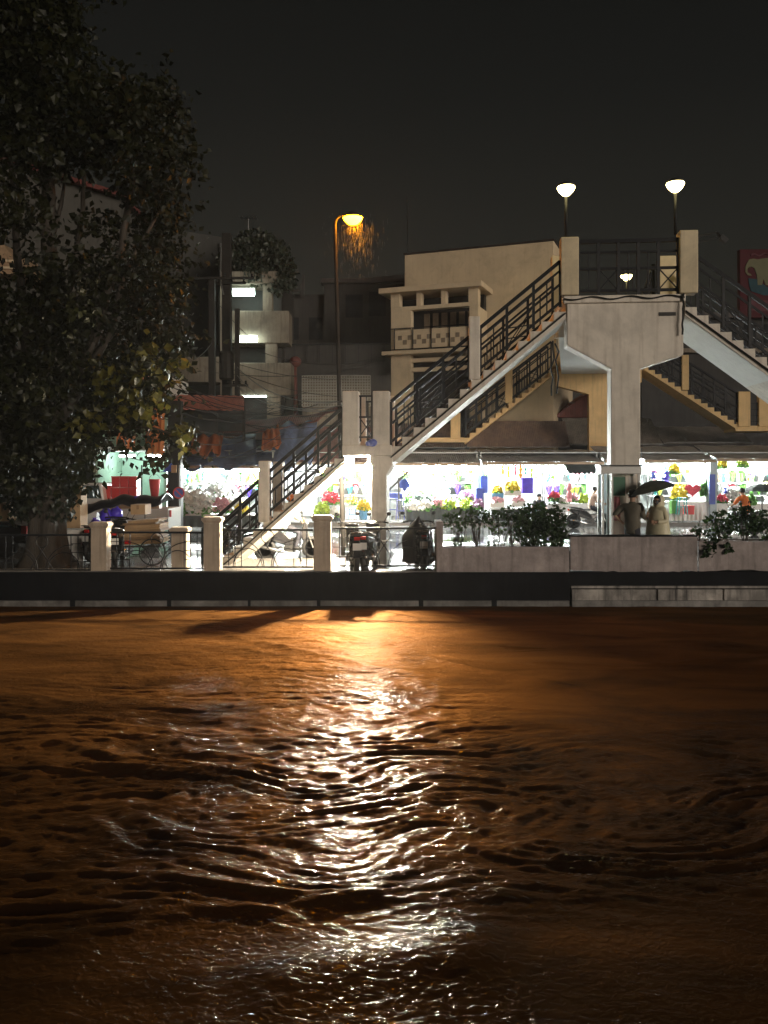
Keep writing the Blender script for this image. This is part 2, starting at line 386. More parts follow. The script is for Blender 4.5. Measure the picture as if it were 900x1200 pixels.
# lamps (things that give off light)
M['e_bulb'] = emit('warm_bulb', (1,.85,.62), 25000)
M['e_sodium'] = emit('sodium_lamp', (1,.31,.0014), 330)
M['e_globe'] = emit('globe_lamp', (1,.82,.35), 20)
M['e_tube'] = emit('fluorescent_tube', (.93,1,.96), 1600)
M['e_stallbulb'] = emit('stall_bulb', (.93,1,.98), 600)
M['e_green'] = emit('balcony_tube', (.8,1,.88), 24)
M['e_shop'] = emit('shop_tube', (.9,1,.95), 120)
M['e_far'] = emit('far_lamp', (1,.85,.6), 40)

# ------------------------------------------------------------------ numpy noise
_perm = np.random.RandomState(3).permutation(512)
_ga = np.random.RandomState(4).rand(512)*2*np.pi
def perlin(x, y, seed=0):
    xi = np.floor(x).astype(int); yi = np.floor(y).astype(int); xf = x-xi; yf = y-yi
    def g(ix, iy, dx, dy):
        h = _perm[(_perm[(ix+seed*17) % 512]+iy) % 512]; a = _ga[h]
        return np.cos(a)*dx+np.sin(a)*dy
    u = xf**3*(xf*(xf*6-15)+10); v = yf**3*(yf*(yf*6-15)+10)
    a = g(xi,yi,xf,yf); b = g(xi+1,yi,xf-1,yf); c = g(xi,yi+1,xf,yf-1); d = g(xi+1,yi+1,xf-1,yf-1)
    return (a*(1-u)+b*u)*(1-v)+(c*(1-u)+d*u)*v
def sstep(a, b, x):
    t = np.clip((x-a)/(b-a), 0, 1); return t*t*(3-2*t)

# ------------------------------------------------------------------ water
WZ = -.63; BANK = 17.42
def make_water():
    nx, ny = 620, 640
    xs = np.linspace(-10.5, 10.5, nx)
    tt = np.linspace(0, 1, ny); ys = 2.6 + (BANK+.15-2.6)*(tt**1.25)
    X, Y = np.meshgrid(xs, ys)
    px = CX+X/Y*1000; py = CY+(CAMH-WZ)/Y*1000
    # rough band of the current across the middle, calmer pools near the wall and by the camera
    w1 = perlin(X*.35, Y*.35, 1)*.9
    slant = (px-450)*.10
    rough = sstep(770, 900, py-slant+w1*90)*(1-sstep(1040, 1110, py+slant*.9+w1*60))
    tongue = np.exp(-((px-330)/190)**2)*sstep(712, 735, py)*(1-sstep(860, 960, py))
    right_eddy = np.exp(-((px-870)/70)**2-((py-960)/70)**2)
    m = np.clip(.20+.80*rough+.8*tongue+.5*right_eddy, 0, 1.1)
    XX, YY = X.copy(), Y.copy()
    for (ex,ey,er,ea) in ((210,950,1.1,1.9),(420,905,.9,-1.6),(120,880,1.3,1.5),(620,960,1.0,1.7),(870,960,1.0,-2.2),(330,1010,.8,1.6),(560,870,1.2,-1.4),(760,900,1.1,1.5),(250,800,1.5,-1.3),(470,1000,.7,-1.5)):
        eY = (CAMH-WZ)*1000/(ey-CY); eX = GX(ex,eY); dX, dY = XX-eX, (YY-eY)*1.5
        an = .62*ea*np.exp(-(dX*dX+dY*dY)/(er*er)); XX, YY = eX+dX*np.cos(an)-dY*np.sin(an), eY+(dX*np.sin(an)+dY*np.cos(an))/1.5
    wx = perlin(X*.5, Y*.8, 2)*.8; wy = perlin(X*.6, Y*.9, 3)*.35
    a, b = XX+wx, YY+wy+XX*.07
    def ridge(n): return 1-np.abs(n)*2.2
    h = .022*perlin(a*.33, b*.8, 5)+m*.014*perlin(a*.8, b*1.9, 6)
    k1 = sstep(-.35,.3,perlin(a*.8+9,b*1.2,23)); k2 = sstep(-.3,.3,perlin(a*1.0,b*1.6+4,24))
    h += m*.018*ridge(perlin(a*.55+wy, b*3.2+wx*1.2, 7))*(.35+.65*k1)
    h += m*.016*np.maximum(ridge(perlin(a*1.05+7+wx, b*5.2+wy*3, 17)),-.2)*(.3+.7*k2)
    h += (.06+m)*.010*ridge(perlin(a*2.1+wy*3, b*9.5+wx*2, 8))
    A_, B_ = X+wx*.4, Y+wy*.5
    h += (.12+.88*m)*(.009*perlin(A_*3.0+B_*.9, B_*4.8-A_*.8, 31)+.0065*perlin(A_*6.4-B_*1.3, B_*8.6+A_, 33)+.0035*np.maximum(ridge(perlin(A_*6+B_*2, B_*11-A_*2, 34)),-.3))
    h += (.25+.75*m)*.006*perlin(A_*9, B_*22, 9)
    h *= .80+.5*np.exp(-((py-940)/95)**2)
    h += m*m*.012*np.clip(ridge(perlin(a*1.1+3, b*2.7, 11))-.62, 0, 1)*2.2
    # long oblique swell lines near the camera
    for (x0,y0,x1,y1,amp,wid) in ((0,1106,460,1040,.012,.07),(120,715,480,790,.02,.12),(500,770,700,812,.018,.10),(300,1158,580,1100,.042,.24)):
        Ya = (CAMH-WZ)*1000/(y0-CY); Yb = (CAMH-WZ)*1000/(y1-CY); Xa = GX(x0,Ya); Xb = GX(x1,Yb)
        dx, dy = Xb-Xa, Yb-Ya; Ln = math.hypot(dx,dy)
        t = ((X-Xa)*dx+(Y-Ya)*dy)/Ln/Ln; dist = ((X-Xa)*-dy+(Y-Ya)*dx)/Ln+.12*perlin(X*1.3,Y*1.3,15)
        h += amp*np.exp(-(dist/wid)**2)*sstep(-.15,.1,t)*(1-sstep(.9,1.15,t))
    edge = np.minimum(np.minimum(sstep(0,.8,X+10.5), sstep(0,.8,10.5-X)), sstep(0,.5,Y-2.6))
    h = h*edge
    h -= h.mean()
    h = h*edge
    vs = np.stack([X, Y, h+WZ], -1).reshape(-1,3)
    idx = np.arange(nx*ny).reshape(ny,nx)
    q = np.stack([idx[:-1,:-1], idx[:-1,1:], idx[1:,1:], idx[1:,:-1]], -1).reshape(-1,4)
    far = [(-260,-120),(260,-120),(260,2.6),(10.5,2.6),(-10.5,2.6),(-260,2.6),(-260,BANK+.15),(-10.5,BANK+.15),(10.5,BANK+.15),(260,BANK+.15)]
    n0 = len(vs)
    vs = np.concatenate([vs, np.array([(x,y,WZ) for x,y in far])])
    fs = q.tolist()+[[n0+0,n0+1,n0+2,n0+3,n0+4,n0+5],[n0+5,n0+4,n0+7,n0+6],[n0+3,n0+2,n0+9,n0+8]]
    me = bpy.data.meshes.new('water'); me.from_pydata(vs.tolist(), [], fs)
    me.polygons.foreach_set('use_smooth', [True]*len(me.polygons)); me.materials.append(M['water'])
    o = bpy.data.objects.new('water', me); COL.objects.link(o); struct(o)
make_water()

# ------------------------------------------------------------------ ground
b = MB(); b.box(-300, BANK+.3, -1.6, 300, 20.8, 0.0); struct(b.build('pavement', M['pave']))
b = MB(); b.box(-300, 20.8, -1.6, 300, 35.0, -.10); struct(b.build('road', M['road']))
b = MB(); b.box(-300, 35.0, -1.6, 300, 420, 0.02); struct(b.build('ground', M['pave']))

# ------------------------------------------------------------------ river wall
RWX = GX(668, BANK)
rw = thing('river_wall', 'black wet concrete river wall standing in the flood water', 'river wall', (0, BANK, WZ))
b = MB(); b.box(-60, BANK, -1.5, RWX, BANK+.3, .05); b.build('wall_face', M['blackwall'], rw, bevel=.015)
b = MB(); b.box(-60, BANK-.05, -1.5, RWX-.02, BANK-.002, GZ(703.5, BANK)); b.build('footing', M['strip'], rw, bevel=.01)
b = MB()
for i in range(30):
    x = -30+i*1.7+R.uniform(-.3,.3)
    if x < RWX-.3: b.box(x, BANK-.056, -1.5, x+R.uniform(.05,.15), BANK-.045, GZ(703, BANK))
b.build('drain_stain', M['blackwall'], rw)
r2 = thing('river_wall', 'flood stained stepped concrete river wall below the planter shrub on the right', 'river wall', (RWX+2, BANK, WZ))
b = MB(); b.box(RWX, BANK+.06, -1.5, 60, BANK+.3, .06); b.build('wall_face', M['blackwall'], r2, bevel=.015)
b = MB(); b.box(RWX+.02, BANK-.02, GZ(686.5,BANK)-.05, 60, BANK+.057, GZ(686.5,BANK)); b.build('ledge', M['stained'], r2, bevel=.01)
xx = RWX+.03
k = 0
while xx < 12:
    wdt = [1.75,1.35,1.6,2.0,1.5][k % 5]; k += 1
    b = MB(); b.box(xx, BANK-.045, -1.5, xx+wdt-.03, BANK+.057, GZ(687.5,BANK)-.05); b.build('concrete_panel', M['stained'], r2, bevel=.012)
    xx += wdt
b = MB(); b.box(RWX+.02, BANK-.09, -1.5, 60, BANK-.048, GZ(703,BANK)); b.build('footing', M['strip'], r2, bevel=.012)

# ------------------------------------------------------------------ planter parapets
def ragged_wall(name, x0, x1, z0, z1, y0, y1, parent):
    n = max(6, int((x1-x0)/.12)); b = MB()
    top0 = [V((x0+(x1-x0)*i/n, y0, z1+R.uniform(-.008,.008))) for i in range(n+1)]
    bot0 = [V((x0+(x1-x0)*i/n, y0, z0+R.uniform(-.02,.02))) for i in range(n+1)]
    b.prism(top0+bot0[::-1], (0, y1-y0, 0))
    return b.build(name, M['parapet'], parent)
PY = 17.48
def px_z(py): return GZ(py, PY)
pa = thing('planter_wall', 'pinkish grey rendered planter wall below the low leafy hedge, with a raised end post', 'planter wall', (GX(590,PY), PY, 0))
ragged_wall('front_panel', GX(519.5,PY), GX(667,PY), .03, px_z(641), PY, PY+.12, pa)
b = MB(); b.box(GX(519.5,PY), PY+.62, .0, GX(667,PY), PY+.72, px_z(643)); b.build('back_panel', M['parapet'], pa)
b = MB(); b.box(GX(519.5,PY), PY+.122, .0, GX(667,PY), PY+.618, px_z(648)); b.build('soil', M['ground'], pa)
b = MB(); b.box(GX(511.5,PY), PY-.01, .03, GX(519.3,PY), PY+.72, px_z(611)); b.build('end_post', M['parapet'], pa, bevel=.01)
pb_ = thing('parapet_wall', 'tall blank pink grey parapet wall in front of the couple under the umbrella', 'parapet wall', (GX(742,PY), PY, 0))
ragged_wall('wall_panel', GX(668.6,PY), GX(817,PY), .07, px_z(629), PY-.01, PY+.14, pb_)
b = MB(); b.box(GX(668.2,PY), PY-.03, px_z(628.9), GX(817.5,PY), PY+.16, px_z(627)); b.build('coping', M['blackwall'], pb_, bevel=.01)
pc = thing('planter_wall', 'pinkish grey planter wall with a trailing shrub spilling over its top', 'planter wall', (GX(900,PY), PY, 0))
ragged_wall('front_panel', GX(819,PY), GX(1100,PY), .08, px_z(634), PY, PY+.12, pc)
b = MB(); b.box(GX(819,PY), PY+.62, .0, GX(1100,PY), PY+.72, px_z(634)); b.build('back_panel', M['parapet'], pc)
b = MB(); b.box(GX(819,PY), PY+.122, .0, GX(1100,PY), PY+.618, px_z(640)); b.build('soil', M['ground'], pc)

# ------------------------------------------------------------------ fence posts and iron panels
def fence_post(x, w, ztop, y, label, dp=.3):
    t = thing('fence_post', label, 'fence post', (x, y, 0), 'concrete posts of the river fence')
    h = w/2
    b = MB(); b.box(x-h*.88, y-dp/2, .03, x+h*.88, y+dp/2, ztop-.12); b.build('shaft', M['postpaint'], t, bevel=.012)
    b = MB()
    z = ztop-.12
    for (e0,e1,dz) in ((.92,1.06,.05),(1.1,1.1,.045),(.98,.9,.025)):
        b.hexa([(x-h*e0,y-dp/2*e0,z),(x+h*e0,y-dp/2*e0,z),(x+h*e0,y+dp/2*e0,z),(x-h*e0,y+dp/2*e0,z),
                (x-h*e1,y-dp/2*e1,z+dz),(x+h*e1,y-dp/2*e1,z+dz),(x+h*e1,y+dp/2*e1,z+dz),(x-h*e1,y+dp/2*e1,z+dz)]); z += dz
    b.build('cap', M['postpaint'], t)
FY = 17.62; FF = FY-.15
def fx(px): return GX(px, FF)
fence_post(fx(115.5), .37, GZ(612,FF), FY, 'beige fence post by the foot of the big tree')
fence_post(fx(248), .38, GZ(606,FF), FY, 'beige fence post in front of the foot of the stairs')
fence_post(fx(377.5), .40, GZ(604,FF), FY, 'beige fence post between the stairs and the lamp pole, with a wide cap')
fence_post(GX(209.5,17.85), .37, GZ(618,17.85), 18.0, 'shorter beige post set just left of the stair foot')
fence_post(fx(-24), .37, GZ(610,FF), FY, 'beige fence post cut by the left edge behind the trunk')
def arc(c, r, a0, a1, n=14, rz=None):
    rz = rz or r
    return [V((c[0]+r*math.cos(math.radians(a0+(a1-a0)*i/n)), c[1], c[2]+rz*math.sin(math.radians(a0+(a1-a0)*i/n)))) for i in range(n+1)]
def fence_panel(x0, x1, ztop, zbot, label):
    t = thing('iron_fence', label, 'iron fence', ((x0+x1)/2, FY, 0), 'iron panels of the river fence')
    b = MB(); b.bar((x0,FY,ztop),(x1,FY,ztop),.035,.04); b.build('top_rail', M['iron'], t)
    b = MB(); b.bar((x0,FY,zbot),(x1,FY,zbot),.03,.035); b.build('bottom_rail', M['iron'], t)
    w = x1-x0; xm = (x0+x1)/2; hgt = ztop-zbot
    for e, s in ((x0, 1), (x1, -1)):
        g = MB(); gw = w*.21
        for k in range(1, 4): g.bar((e+s*gw*k/3,FY,zbot),(e+s*gw*k/3,FY,ztop),.016)
        for k in range(1, 4): g.bar((e,FY+.002,zbot+hgt*k/4),(e+s*gw,FY+.002,zbot+hgt*k/4),.013)
        g.build('side_grid', M['iron'], t)
    r = hgt*.17; g = MB()
    g.tube(arc((xm,FY,ztop-r-.01), r, 0, 360, 20), .010, 6, False); g.build('ring', M['iron'], t)
    g = MB()
    for s in (-1, 1):
        g.tube(arc((xm+s*.44*w*.5,FY,zbot), .30*w*.5+.02, 0, 180, 18, hgt*.5), .010, 6)
        g.tube(arc((xm+s*w*.31,FY,zbot), w*.27, 90+s*0, 180 if s > 0 else 0, 14, hgt*.72), .010, 6)
        g.tube([V((xm-s*r*.5,FY-.012*s,ztop-2*r)), V((xm+s*r*.35,FY-.012*s,ztop-3.2*r)), V((xm+s*w*.12,FY-.012*s,zbot))], .010, 6)
    g.build('scrollwork', M['iron'], t)
zt = lambda py: GZ(py, FY)
fence_panel(fx(-14), fx(105), zt(627), zt(668), 'black iron scrollwork panel in front of the tree trunk')
fence_panel(fx(126.5), fx(237), zt(624), zt(666), 'black iron scrollwork panel in front of the bike stacked with cardboard')
fence_panel(fx(259), fx(366), zt(621), zt(664.5), 'black iron scrollwork panel in front of the stairs and the passing rider')
fence_panel(fx(389), fx(511), zt(619), zt(663), 'black iron scrollwork panel in front of the parked scooters')
fence_panel(fx(-150), fx(-35), zt(629), zt(668), 'black iron scrollwork panel cut off by the left edge of the view')
b = MB(); b.box(-60, 17.46, .05, GX(511,PY), 17.85, .075); tag(b.build('kerb_stone', M['pave'], bevel=.01), 'wet pale kerb strip under the iron river fence', 'kerb')

# ------------------------------------------------------------------ footbridge
NB = Frame(19.0, 5); FB = Frame(41.5, 5)
br = thing('footbridge', 'cream concrete footbridge with black railings and stairs on both sides of the street', 'footbridge', (NB.p(733, 560).x, 19.3, 0))
def flight(F, top, bot, n, W, mpaint, thick_px, parent, soff=None, zig=True):
    """top/bot: pixel of the first and last nosing on the near face; thick: slab depth below the nosing line"""
    s0, z0 = F.sz(*top); s1, z1 = F.sz(*bot)
    ds, dz = (s1-s0)/n, (z1-z0)/n
    poly = [(s0, z0)]
    for i in range(n):
        poly += [(s0+ds*(i+.02), z0+dz*(i+1)), (s0+ds*(i+1), z0+dz*(i+1))]
    th = thick_px
    poly += [(s1, z1-th*.55), (s1-ds*.3, z1-th+dz*-.0), (s0, z0-th)]
    b = MB(); b.prism([F.w(s, 0, z) for s, z in poly], F.v*W)
    o = b.build('stair_flight', mpaint, parent, bevel=.012)
    if soff:   # thin slab in a paler colour on the underside
        e = .008
        b = MB(); b.prism([F.w(s1-ds*.5, .02, z1-dz*.5-th-e), F.w(s0, .02, z0-th-e), F.w(s0, .02, z0-th-e-.02), F.w(s1-ds*.5, .02, z1-dz*.5-th-e-.02)], F.v*(W-.04))
        b.build('soffit', M['soffit'], o)
        b = MB()
        b.tube([F.w(s0+ (s1-s0)*k/8, -.03, z0+(z1-z0)*k/8-th*.72+R.uniform(-.01,.01)) for k in range(9)], .018, 6); b.build('conduit', M['wire'], o)
    return (s0,z0,s1,z1)
def railing(F, s0, z0, s1, z1, d, h, parent, th=.05, bay=.52, name='railing'):
    L_ = math.hypot(s1-s0, z1-z0); n = max(1, round(abs(s1-s0)/bay))
    b = MB()
    def pt(t, f): return F.w(s0+(s1-s0)*t, d, z0+(z1-z0)*t+h*f)
    b.bar(pt(0,1), pt(1,1), th*1.6, th*1.5)
    for f, k in ((.80,.7),(.50,.8),(.1,.9)): b.bar(pt(0,f), pt(1,f), th*.9, th*k*1.3)
    for i in range(n+1):
        t = i/n; b.bar(pt(t,.0), pt(t,1), th*1.15)
    for i in range(n):
        t0, t1 = i/n, (i+1)/n
        m_ = (t0+t1)/2
        if i % 3 == 1:
            b.bar(pt(t0,.1), pt(t1,.5), th*.5); b.bar(pt(t0,.5), pt(t1,.1), th*.45)
        else:
            b.bar(pt(m_,.1), pt(m_,.8), th*.55)
            if i % 3 == 2: b.bar(pt((t0+m_)/2,.1), pt((t0+m_)/2,.5), th*.5); b.bar(pt((t1+m_)/2,.1), pt((t1+m_)/2,.5), th*.5)
    return b.build(name, M['railing'], parent)
def pillar(F, px0, px1, pyt, pyb, parent, d0=-.06, dep=.34, m='cream', drop=0):
    s0, zt_ = F.sz(px0, pyt); s1, zb = F.sz(px1, pyb)
    b = MB(); b.fbox(F, s0, s1, d0, d0+dep, zb-drop, zt_); return b.build('newel_post', M[m], parent, bevel=.02)
W = 1.75
# --- near side, left flights
lo = flight(NB, (404,527), (250,661), 13, W, M['paint'], .30, br, True)
up = flight(NB, (663,354), (458,523), 15, W, M['paint'], .34, br, True)
s0,_ = NB.sz(401,520); s1,zl = NB.sz(459,521.5)
b = MB(); b.fbox(NB, s0, s1, -.02, W, zl-.24, zl); b.build('landing', M['paint'], br, bevel=.015)
for (a0,a1) in ((401.5,420.5),(437,456.5)):
    pillar(NB, a0, a1, 458.5, 522, br, m='paint')
    sa,_z = NB.sz(a0, 458.5); sb,_z2 = NB.sz(a1, 522)
    b = MB(); b.fbox(NB, sa, sb, W-.36, W-.02, zl+.003, zl+1.22); b.build('newel_post', M['paint'], br, bevel=.02)
sa,_ = NB.sz(420.5,470); sb,_ = NB.sz(437,470)
def small_panel(d):
    b = MB(); zb = zl+.18; zt2 = zl+1.1
    for z in (zb, zb+.45, zt2): b.bar(NB.w(sa,d,z), NB.w(sb,d,z), .04)
    for s in (sa+.03, sb-.03): b.bar(NB.w(s,d,zb-.1), NB.w(s,d,zt2), .04)
    b.bar(NB.w(sa,d,zb), NB.w(sb,d,zb+.45), .025); b.bar(NB.w(sa,d,zb+.45), NB.w(sb,d,zb), .022)
    b.bar(NB.w((sa+sb)/2,d,zb+.45), NB.w((sa+sb)/2,d,zt2), .025)
    b.build('railing', M['railing'], br)
small_panel(.08); small_panel(W-.15)
def rail_on(fl, px0, px1, d, h=1.0, F=NB, th=.05):
    s0,z0,s1,z1 = fl; sa = F.sz(px0, 400)[0]; sb = F.sz(px1, 400)[0]
    f = lambda s: z0+(z1-z0)*(s-s0)/(s1-s0)
    return railing(F, sa, f(sa), sb, f(sb), d, h, br, th)
for d in (.08, W-.12):
    rail_on(up, 657, 563, d); rail_on(up, 550, 458, d)
    rail_on(lo, 401, 315, d); rail_on(lo, 303, 236, d)
pillar(NB, 549.5, 562.5, 371, 437, br, m='paint', drop=.15)
pillar(NB, 303.5, 315.5, 540, 604, br, m='paint', drop=.15)
for (a0,a1,t_,b_) in ((549.5,562.5,371,437),(303.5,315.5,540,604)):
    sa_,za = NB.sz(a0,t_); sb_,zb_ = NB.sz(a1,b_)
    b = MB(); b.fbox(NB, sa_, sb_, W-.32, W-.02, zb_-.15, za); b.build('newel_post', M['paint'], br, bevel=.02)
# --- column under the landing with flared head
s0,zt_ = NB.sz(435.5, 532); s1,_ = NB.sz(453,532); sm = (s0+s1)/2; hw = (s1-s0)/2
b = MB(); zt_ = zl-.24-.003
b.prism([NB.w(sm-hw,-.015,0.005), NB.w(sm+hw,-.015,0.005), NB.w(sm+hw,-.015,zt_-.42), NB.w(sm+hw+.14,-.015,zt_-.2), NB.w(sm+hw+.14,-.015,zt_), NB.w(sm-hw-.05,-.015,zt_), NB.w(sm-hw,-.015,zt_-.3)], NB.v*.8)
b.build('landing_column', M['paint'], br, bevel=.02)
# --- platform and hammerhead pier
s0,zf = NB.sz(660,349); s1,_ = NB.sz(803,345); zf = NB.sz(733,346)[1]
b = MB(); b.fbox(NB, s0, s1, -.06, W+.4, zf-.16, zf); b.build('platform', M['paint'], br, bevel=.02)
def npz(px, py, d): return NB.p(px, py, d)
pz = lambda px, py: NB.sz(px, py)
zc = zf-.163
q = [(pz(664.5,0)[0], zc), (pz(664.5,405)[0], pz(664,405)[1]), (pz(716,432)[0], pz(716,432)[1]), (pz(716,432)[0], .005), (pz(750.5,0)[0], .005), (pz(750.5,0)[0], pz(750,432)[1]), (pz(801,416)[0], pz(801,416)[1]), (pz(801,0)[0], zc)]
b = MB(); b.prism([NB.w(s,.0,z) for s,z in q], NB.v*.5); b.build('pier', M['paint'], br, bevel=.02)
b = MB(); sA,zA = pz(772,366); b.fbox(NB, sA, sA+.36, -.012, .02, zA-.08, zA); b.build('drain_slot', M['void'], br)
pillar(NB, 657, 678, 278.5, 346, br); pillar(NB, 796, 817.5, 270.5, 343.5, br)
for a0,a1 in ((657,678),(796,817.5)):
    sa_ = NB.sz(a0,300)[0]; sb_ = NB.sz(a1,300)[0]; zz = NB.sz(a0,275)[1]
    b = MB(); b.fbox(NB, sa_, sb_, W+.05, W+.38, zf+.003, zz); b.build('newel_post', M['cream'], br, bevel=.02)
sa_,_ = NB.sz(678.5,300); sb_,_ = NB.sz(796,300)
railing(NB, sa_, zf, sb_, zf, .08, 1.2, br, .055, .42)
# --- right flight
rt = flight(NB, (803,350), (1010,498), 15, W, M['paint'], .36, br, True)
for d in (.08, W-.12): rail_on(rt, 818, 1005, d, 1.12)
# --- deck over the street
fzf = FB.sz(700,424)[1]
A0 = NB.p(668,345, W+.4); A1 = NB.p(792,345, W+.4); B0 = FB.p(658,424); B1 = FB.p(737,424)
for p_ in (A0,A1): p_.z = zf-.01
for p_ in (B0,B1): p_.z = fzf-.01
dn = V((0,0,-.55))
b = MB(); b.hexa([A0+dn,A1+dn,B1+dn,B0+dn,A0,A1,B1,B0]); b.build('deck', M['soffit'], br)
class Seg:   # railing helper along an arbitrary line
    def __init__(s,a,b_): s.a=a; s.d=(b_-a); s.L=s.d.length; s.d=s.d.normalized()
    def w(s,s_,d,z): q_ = s.a+s.d*s_; return V((q_.x+d,q_.y,q_.z+z))
for a_,b__ in ((A0,B0),(A1,B1)):
    g = Seg(a_,b__); railing(g, 0, .0, g.L, .0, 0, 1.15, br, .05, .9)
    for t in (.33,.66):
        c_ = a_+(b__-a_)*t; b = MB(); b.box(c_.x-.17,c_.y-.17,c_.z,c_.x+.17,c_.y+.17,c_.z+1.3); b.build('newel_post', M['cream'], br, bevel=.02)
# --- far side
s0,_ = FB.sz(648,424); s1,_ = FB.sz(757,424)
b = MB(); b.fbox(FB, s0, s1, -.02, W, fzf-.2, fzf); b.build('platform', M['sodiumpaint'], br)
pz = lambda px, py: FB.sz(px, py)
q = [(pz(652,0)[0], fzf-.203), (pz(652,450)[0], pz(652,452)[1]), (pz(690,462)[0], pz(690,462)[1]), (pz(690,0)[0], .03), (pz(713,0)[0], .03), (pz(713,0)[0], pz(713,462)[1]), (pz(752,0)[0], pz(752,448)[1]), (pz(752,0)[0], fzf-.203)]
b = MB(); b.prism([FB.w(s,.02,z) for s,z in q], FB.v*.5); b.build('pier', M['sodiumpaint'], br, bevel=.02)
fl = flight(FB, (650,431), (543,513), 14, W, M['sodiumpaint'], .3, br)
fr = flight(FB, (752,424), (868,497), 15, W, M['sodiumpaint'], .3, br)
for d in (.08, W-.12):
    rail_on(fl, 646, 546, d, 1.38, FB, .06); rail_on(fr, 758, 864, d, 1.38, FB, .06)
for (a0,a1,t_,b_) in ((592,600.5,433,472),(528,539.5,484,514),(799,807,416,457),(865,879,459,500),(889,903,459,500)):
    pillar(FB, a0,a1,t_,b_, br, m='sodiumpaint')
s0,zz = FB.sz(437,513); s1,_ = FB.sz(544,513)
b = MB(); b.fbox(FB, s0, s1, 0, W, zz-.22, zz); b.build('landing', M['sodiumpaint'], br)
s0,zz = FB.sz(862,499); s1,_ = FB.sz(960,499)
b = MB(); b.fbox(FB, s0, s1, 0, W, zz-.25, zz); b.build('landing', M['sodiumpaint'], br)
for a0 in (438, 925):
    s0,_ = FB.sz(a0,513); b = MB(); b.fbox(FB, s0, s0+.5, .4, .9, .03, zz-.26); b.build('landing_column', M['sodiumpaint'], br)
s0,_ = FB.sz(879,499); s1,_ = FB.sz(889,499)
b = MB()
for k in range(4): b.bar(FB.w(s0,.1,zz+.2+k*.28), FB.w(s1,.1,zz+.2+k*.28), .04)
for s in (s0+.04,(s0+s1)/2,s1-.04): b.bar(FB.w(s,.1,zz+.05), FB.w(s,.1,zz+1.1), .035)
b.build('railing', M['railing'], br)
for a0,a1 in ((650,661),(731,742)): pillar(FB,a0,a1,378,424,br,m='sodiumpaint')
# loose cables along the platform edge and a dead flood lamp arm
b = MB()
b.tube([NB.p(799+R.uniform(-1,1), 345+i*6, -.09) for i in range(9)], .02, 6)
b.tube([NB.p(660+i*1.5, 351+math.sin(i*.21)*1.6-i*.03, -.1) for i in range(95)], .016, 5)
b.tube([NB.p(655+R.uniform(-3,3), 400+i*10, .3) for i in range(7)], .02, 5)
b.tube([NB.p(650+R.uniform(-3,3), 396+i*11, .4) for i in range(7)], .02, 5)
b.build('loose_cable', M['wire'], br)
b = MB(); b.tube([NB.p(817,276,.1),NB.p(842,271,.1)],.025,6); b.tube([NB.p(818,283,.1),NB.p(842,277,.1)],.02,6); b.tube([NB.p(842,271,.1),NB.p(848,278,.1)],.03,6)
b.bar(NB.p(846,276,.1),NB.p(853,282,.1),.16,.1); tag(b.build('flood_lamp',M['darkmetal']), 'unlit flood lamp on a bent arm beside the right platform pillar','flood lamp')

# ------------------------------------------------------------------ lamps on posts
def globe_lamp(px, pyh, pyb, F, d, label, r=.195, em='e_globe'):
    top = F.p(px, pyh, d); bot = F.p(px, pyb, d)
    t = thing('lamp_post', label, 'lamp post', (bot.x, bot.y, bot.z), 'lamp posts on the footbridge')
    x,y,z = top
    b = MB(); b.tube([bot, V((x,y,z-.18))], .035, 8); b.build('pole', M['iron'], t, smooth=True)
    b = MB(); b.lathe((x,y,z), [(.05,-.2*r/.27),(r*.45,-.17*r/.27),(r*.8,-.07*r/.27),(r,.02),(r*.98,.05),(.0001,.06)], 18); b.build('lamp_bowl', M[em], t, smooth=True)
    b = MB(); b.lathe((x,y,z), [(r*1.08,.062),(r*.95,.10),(r*.5,.15),(.0001,.17)], 18); b.build('lamp_cap', M['darkmetal'], t, smooth=True)
globe_lamp(664, 220, 279, NB, .1, 'lit globe lamp post above the left platform pillar, where the long stair arrives')
globe_lamp(795.5, 212, 271, NB, .3, 'lit globe lamp post rising behind the right platform pillar by the dead flood lamp')
globe_lamp(655, 328, 380, FB, .2, 'small far lamp glowing between the stair railing and the left platform pillar', .27, 'e_globe')
globe_lamp(735, 323, 380, FB, .2, 'small far lamp seen through the platform railing', .27, 'e_globe')
# street lamp
base = P(402.5, 668, 20.95); topp = P(392.5, 262, 20.95)
sl = thing('street_lamp', 'tall street lamp with a glowing orange sodium head on a leaning pole', 'street lamp', base)
b = MB(); b.tube([V((base.x,base.y,0.01)), base+(topp-base)*.5, topp, P(394,257,20.95), P(398,253,20.95), P(405,250,20.93)], [.065,.052,.04,.032,.03,.028], 10); b.build('pole', M['pole'], sl, smooth=True)
hd = P(413.5, 255, 20.9)
b = MB(); b.lathe(hd, [(.0001,-.17),(.115,-.15),(.19,-.07),(.215,.0)], 16, sx=1.1); b.build('lamp_bowl', M['e_sodium'], sl, smooth=True)
b = MB(); b.lathe(hd, [(.225,.003),(.215,.055),(.135,.11),(.0001,.13)], 16, sx=1.1); b.build('lamp_hood', M['darkmetal'], sl, smooth=True)
b = MB(); b.box(base.x-.12, base.y-.12, .005, base.x+.12, base.y+.12, .05); b.build('base_plate', M['darkmetal'], sl)
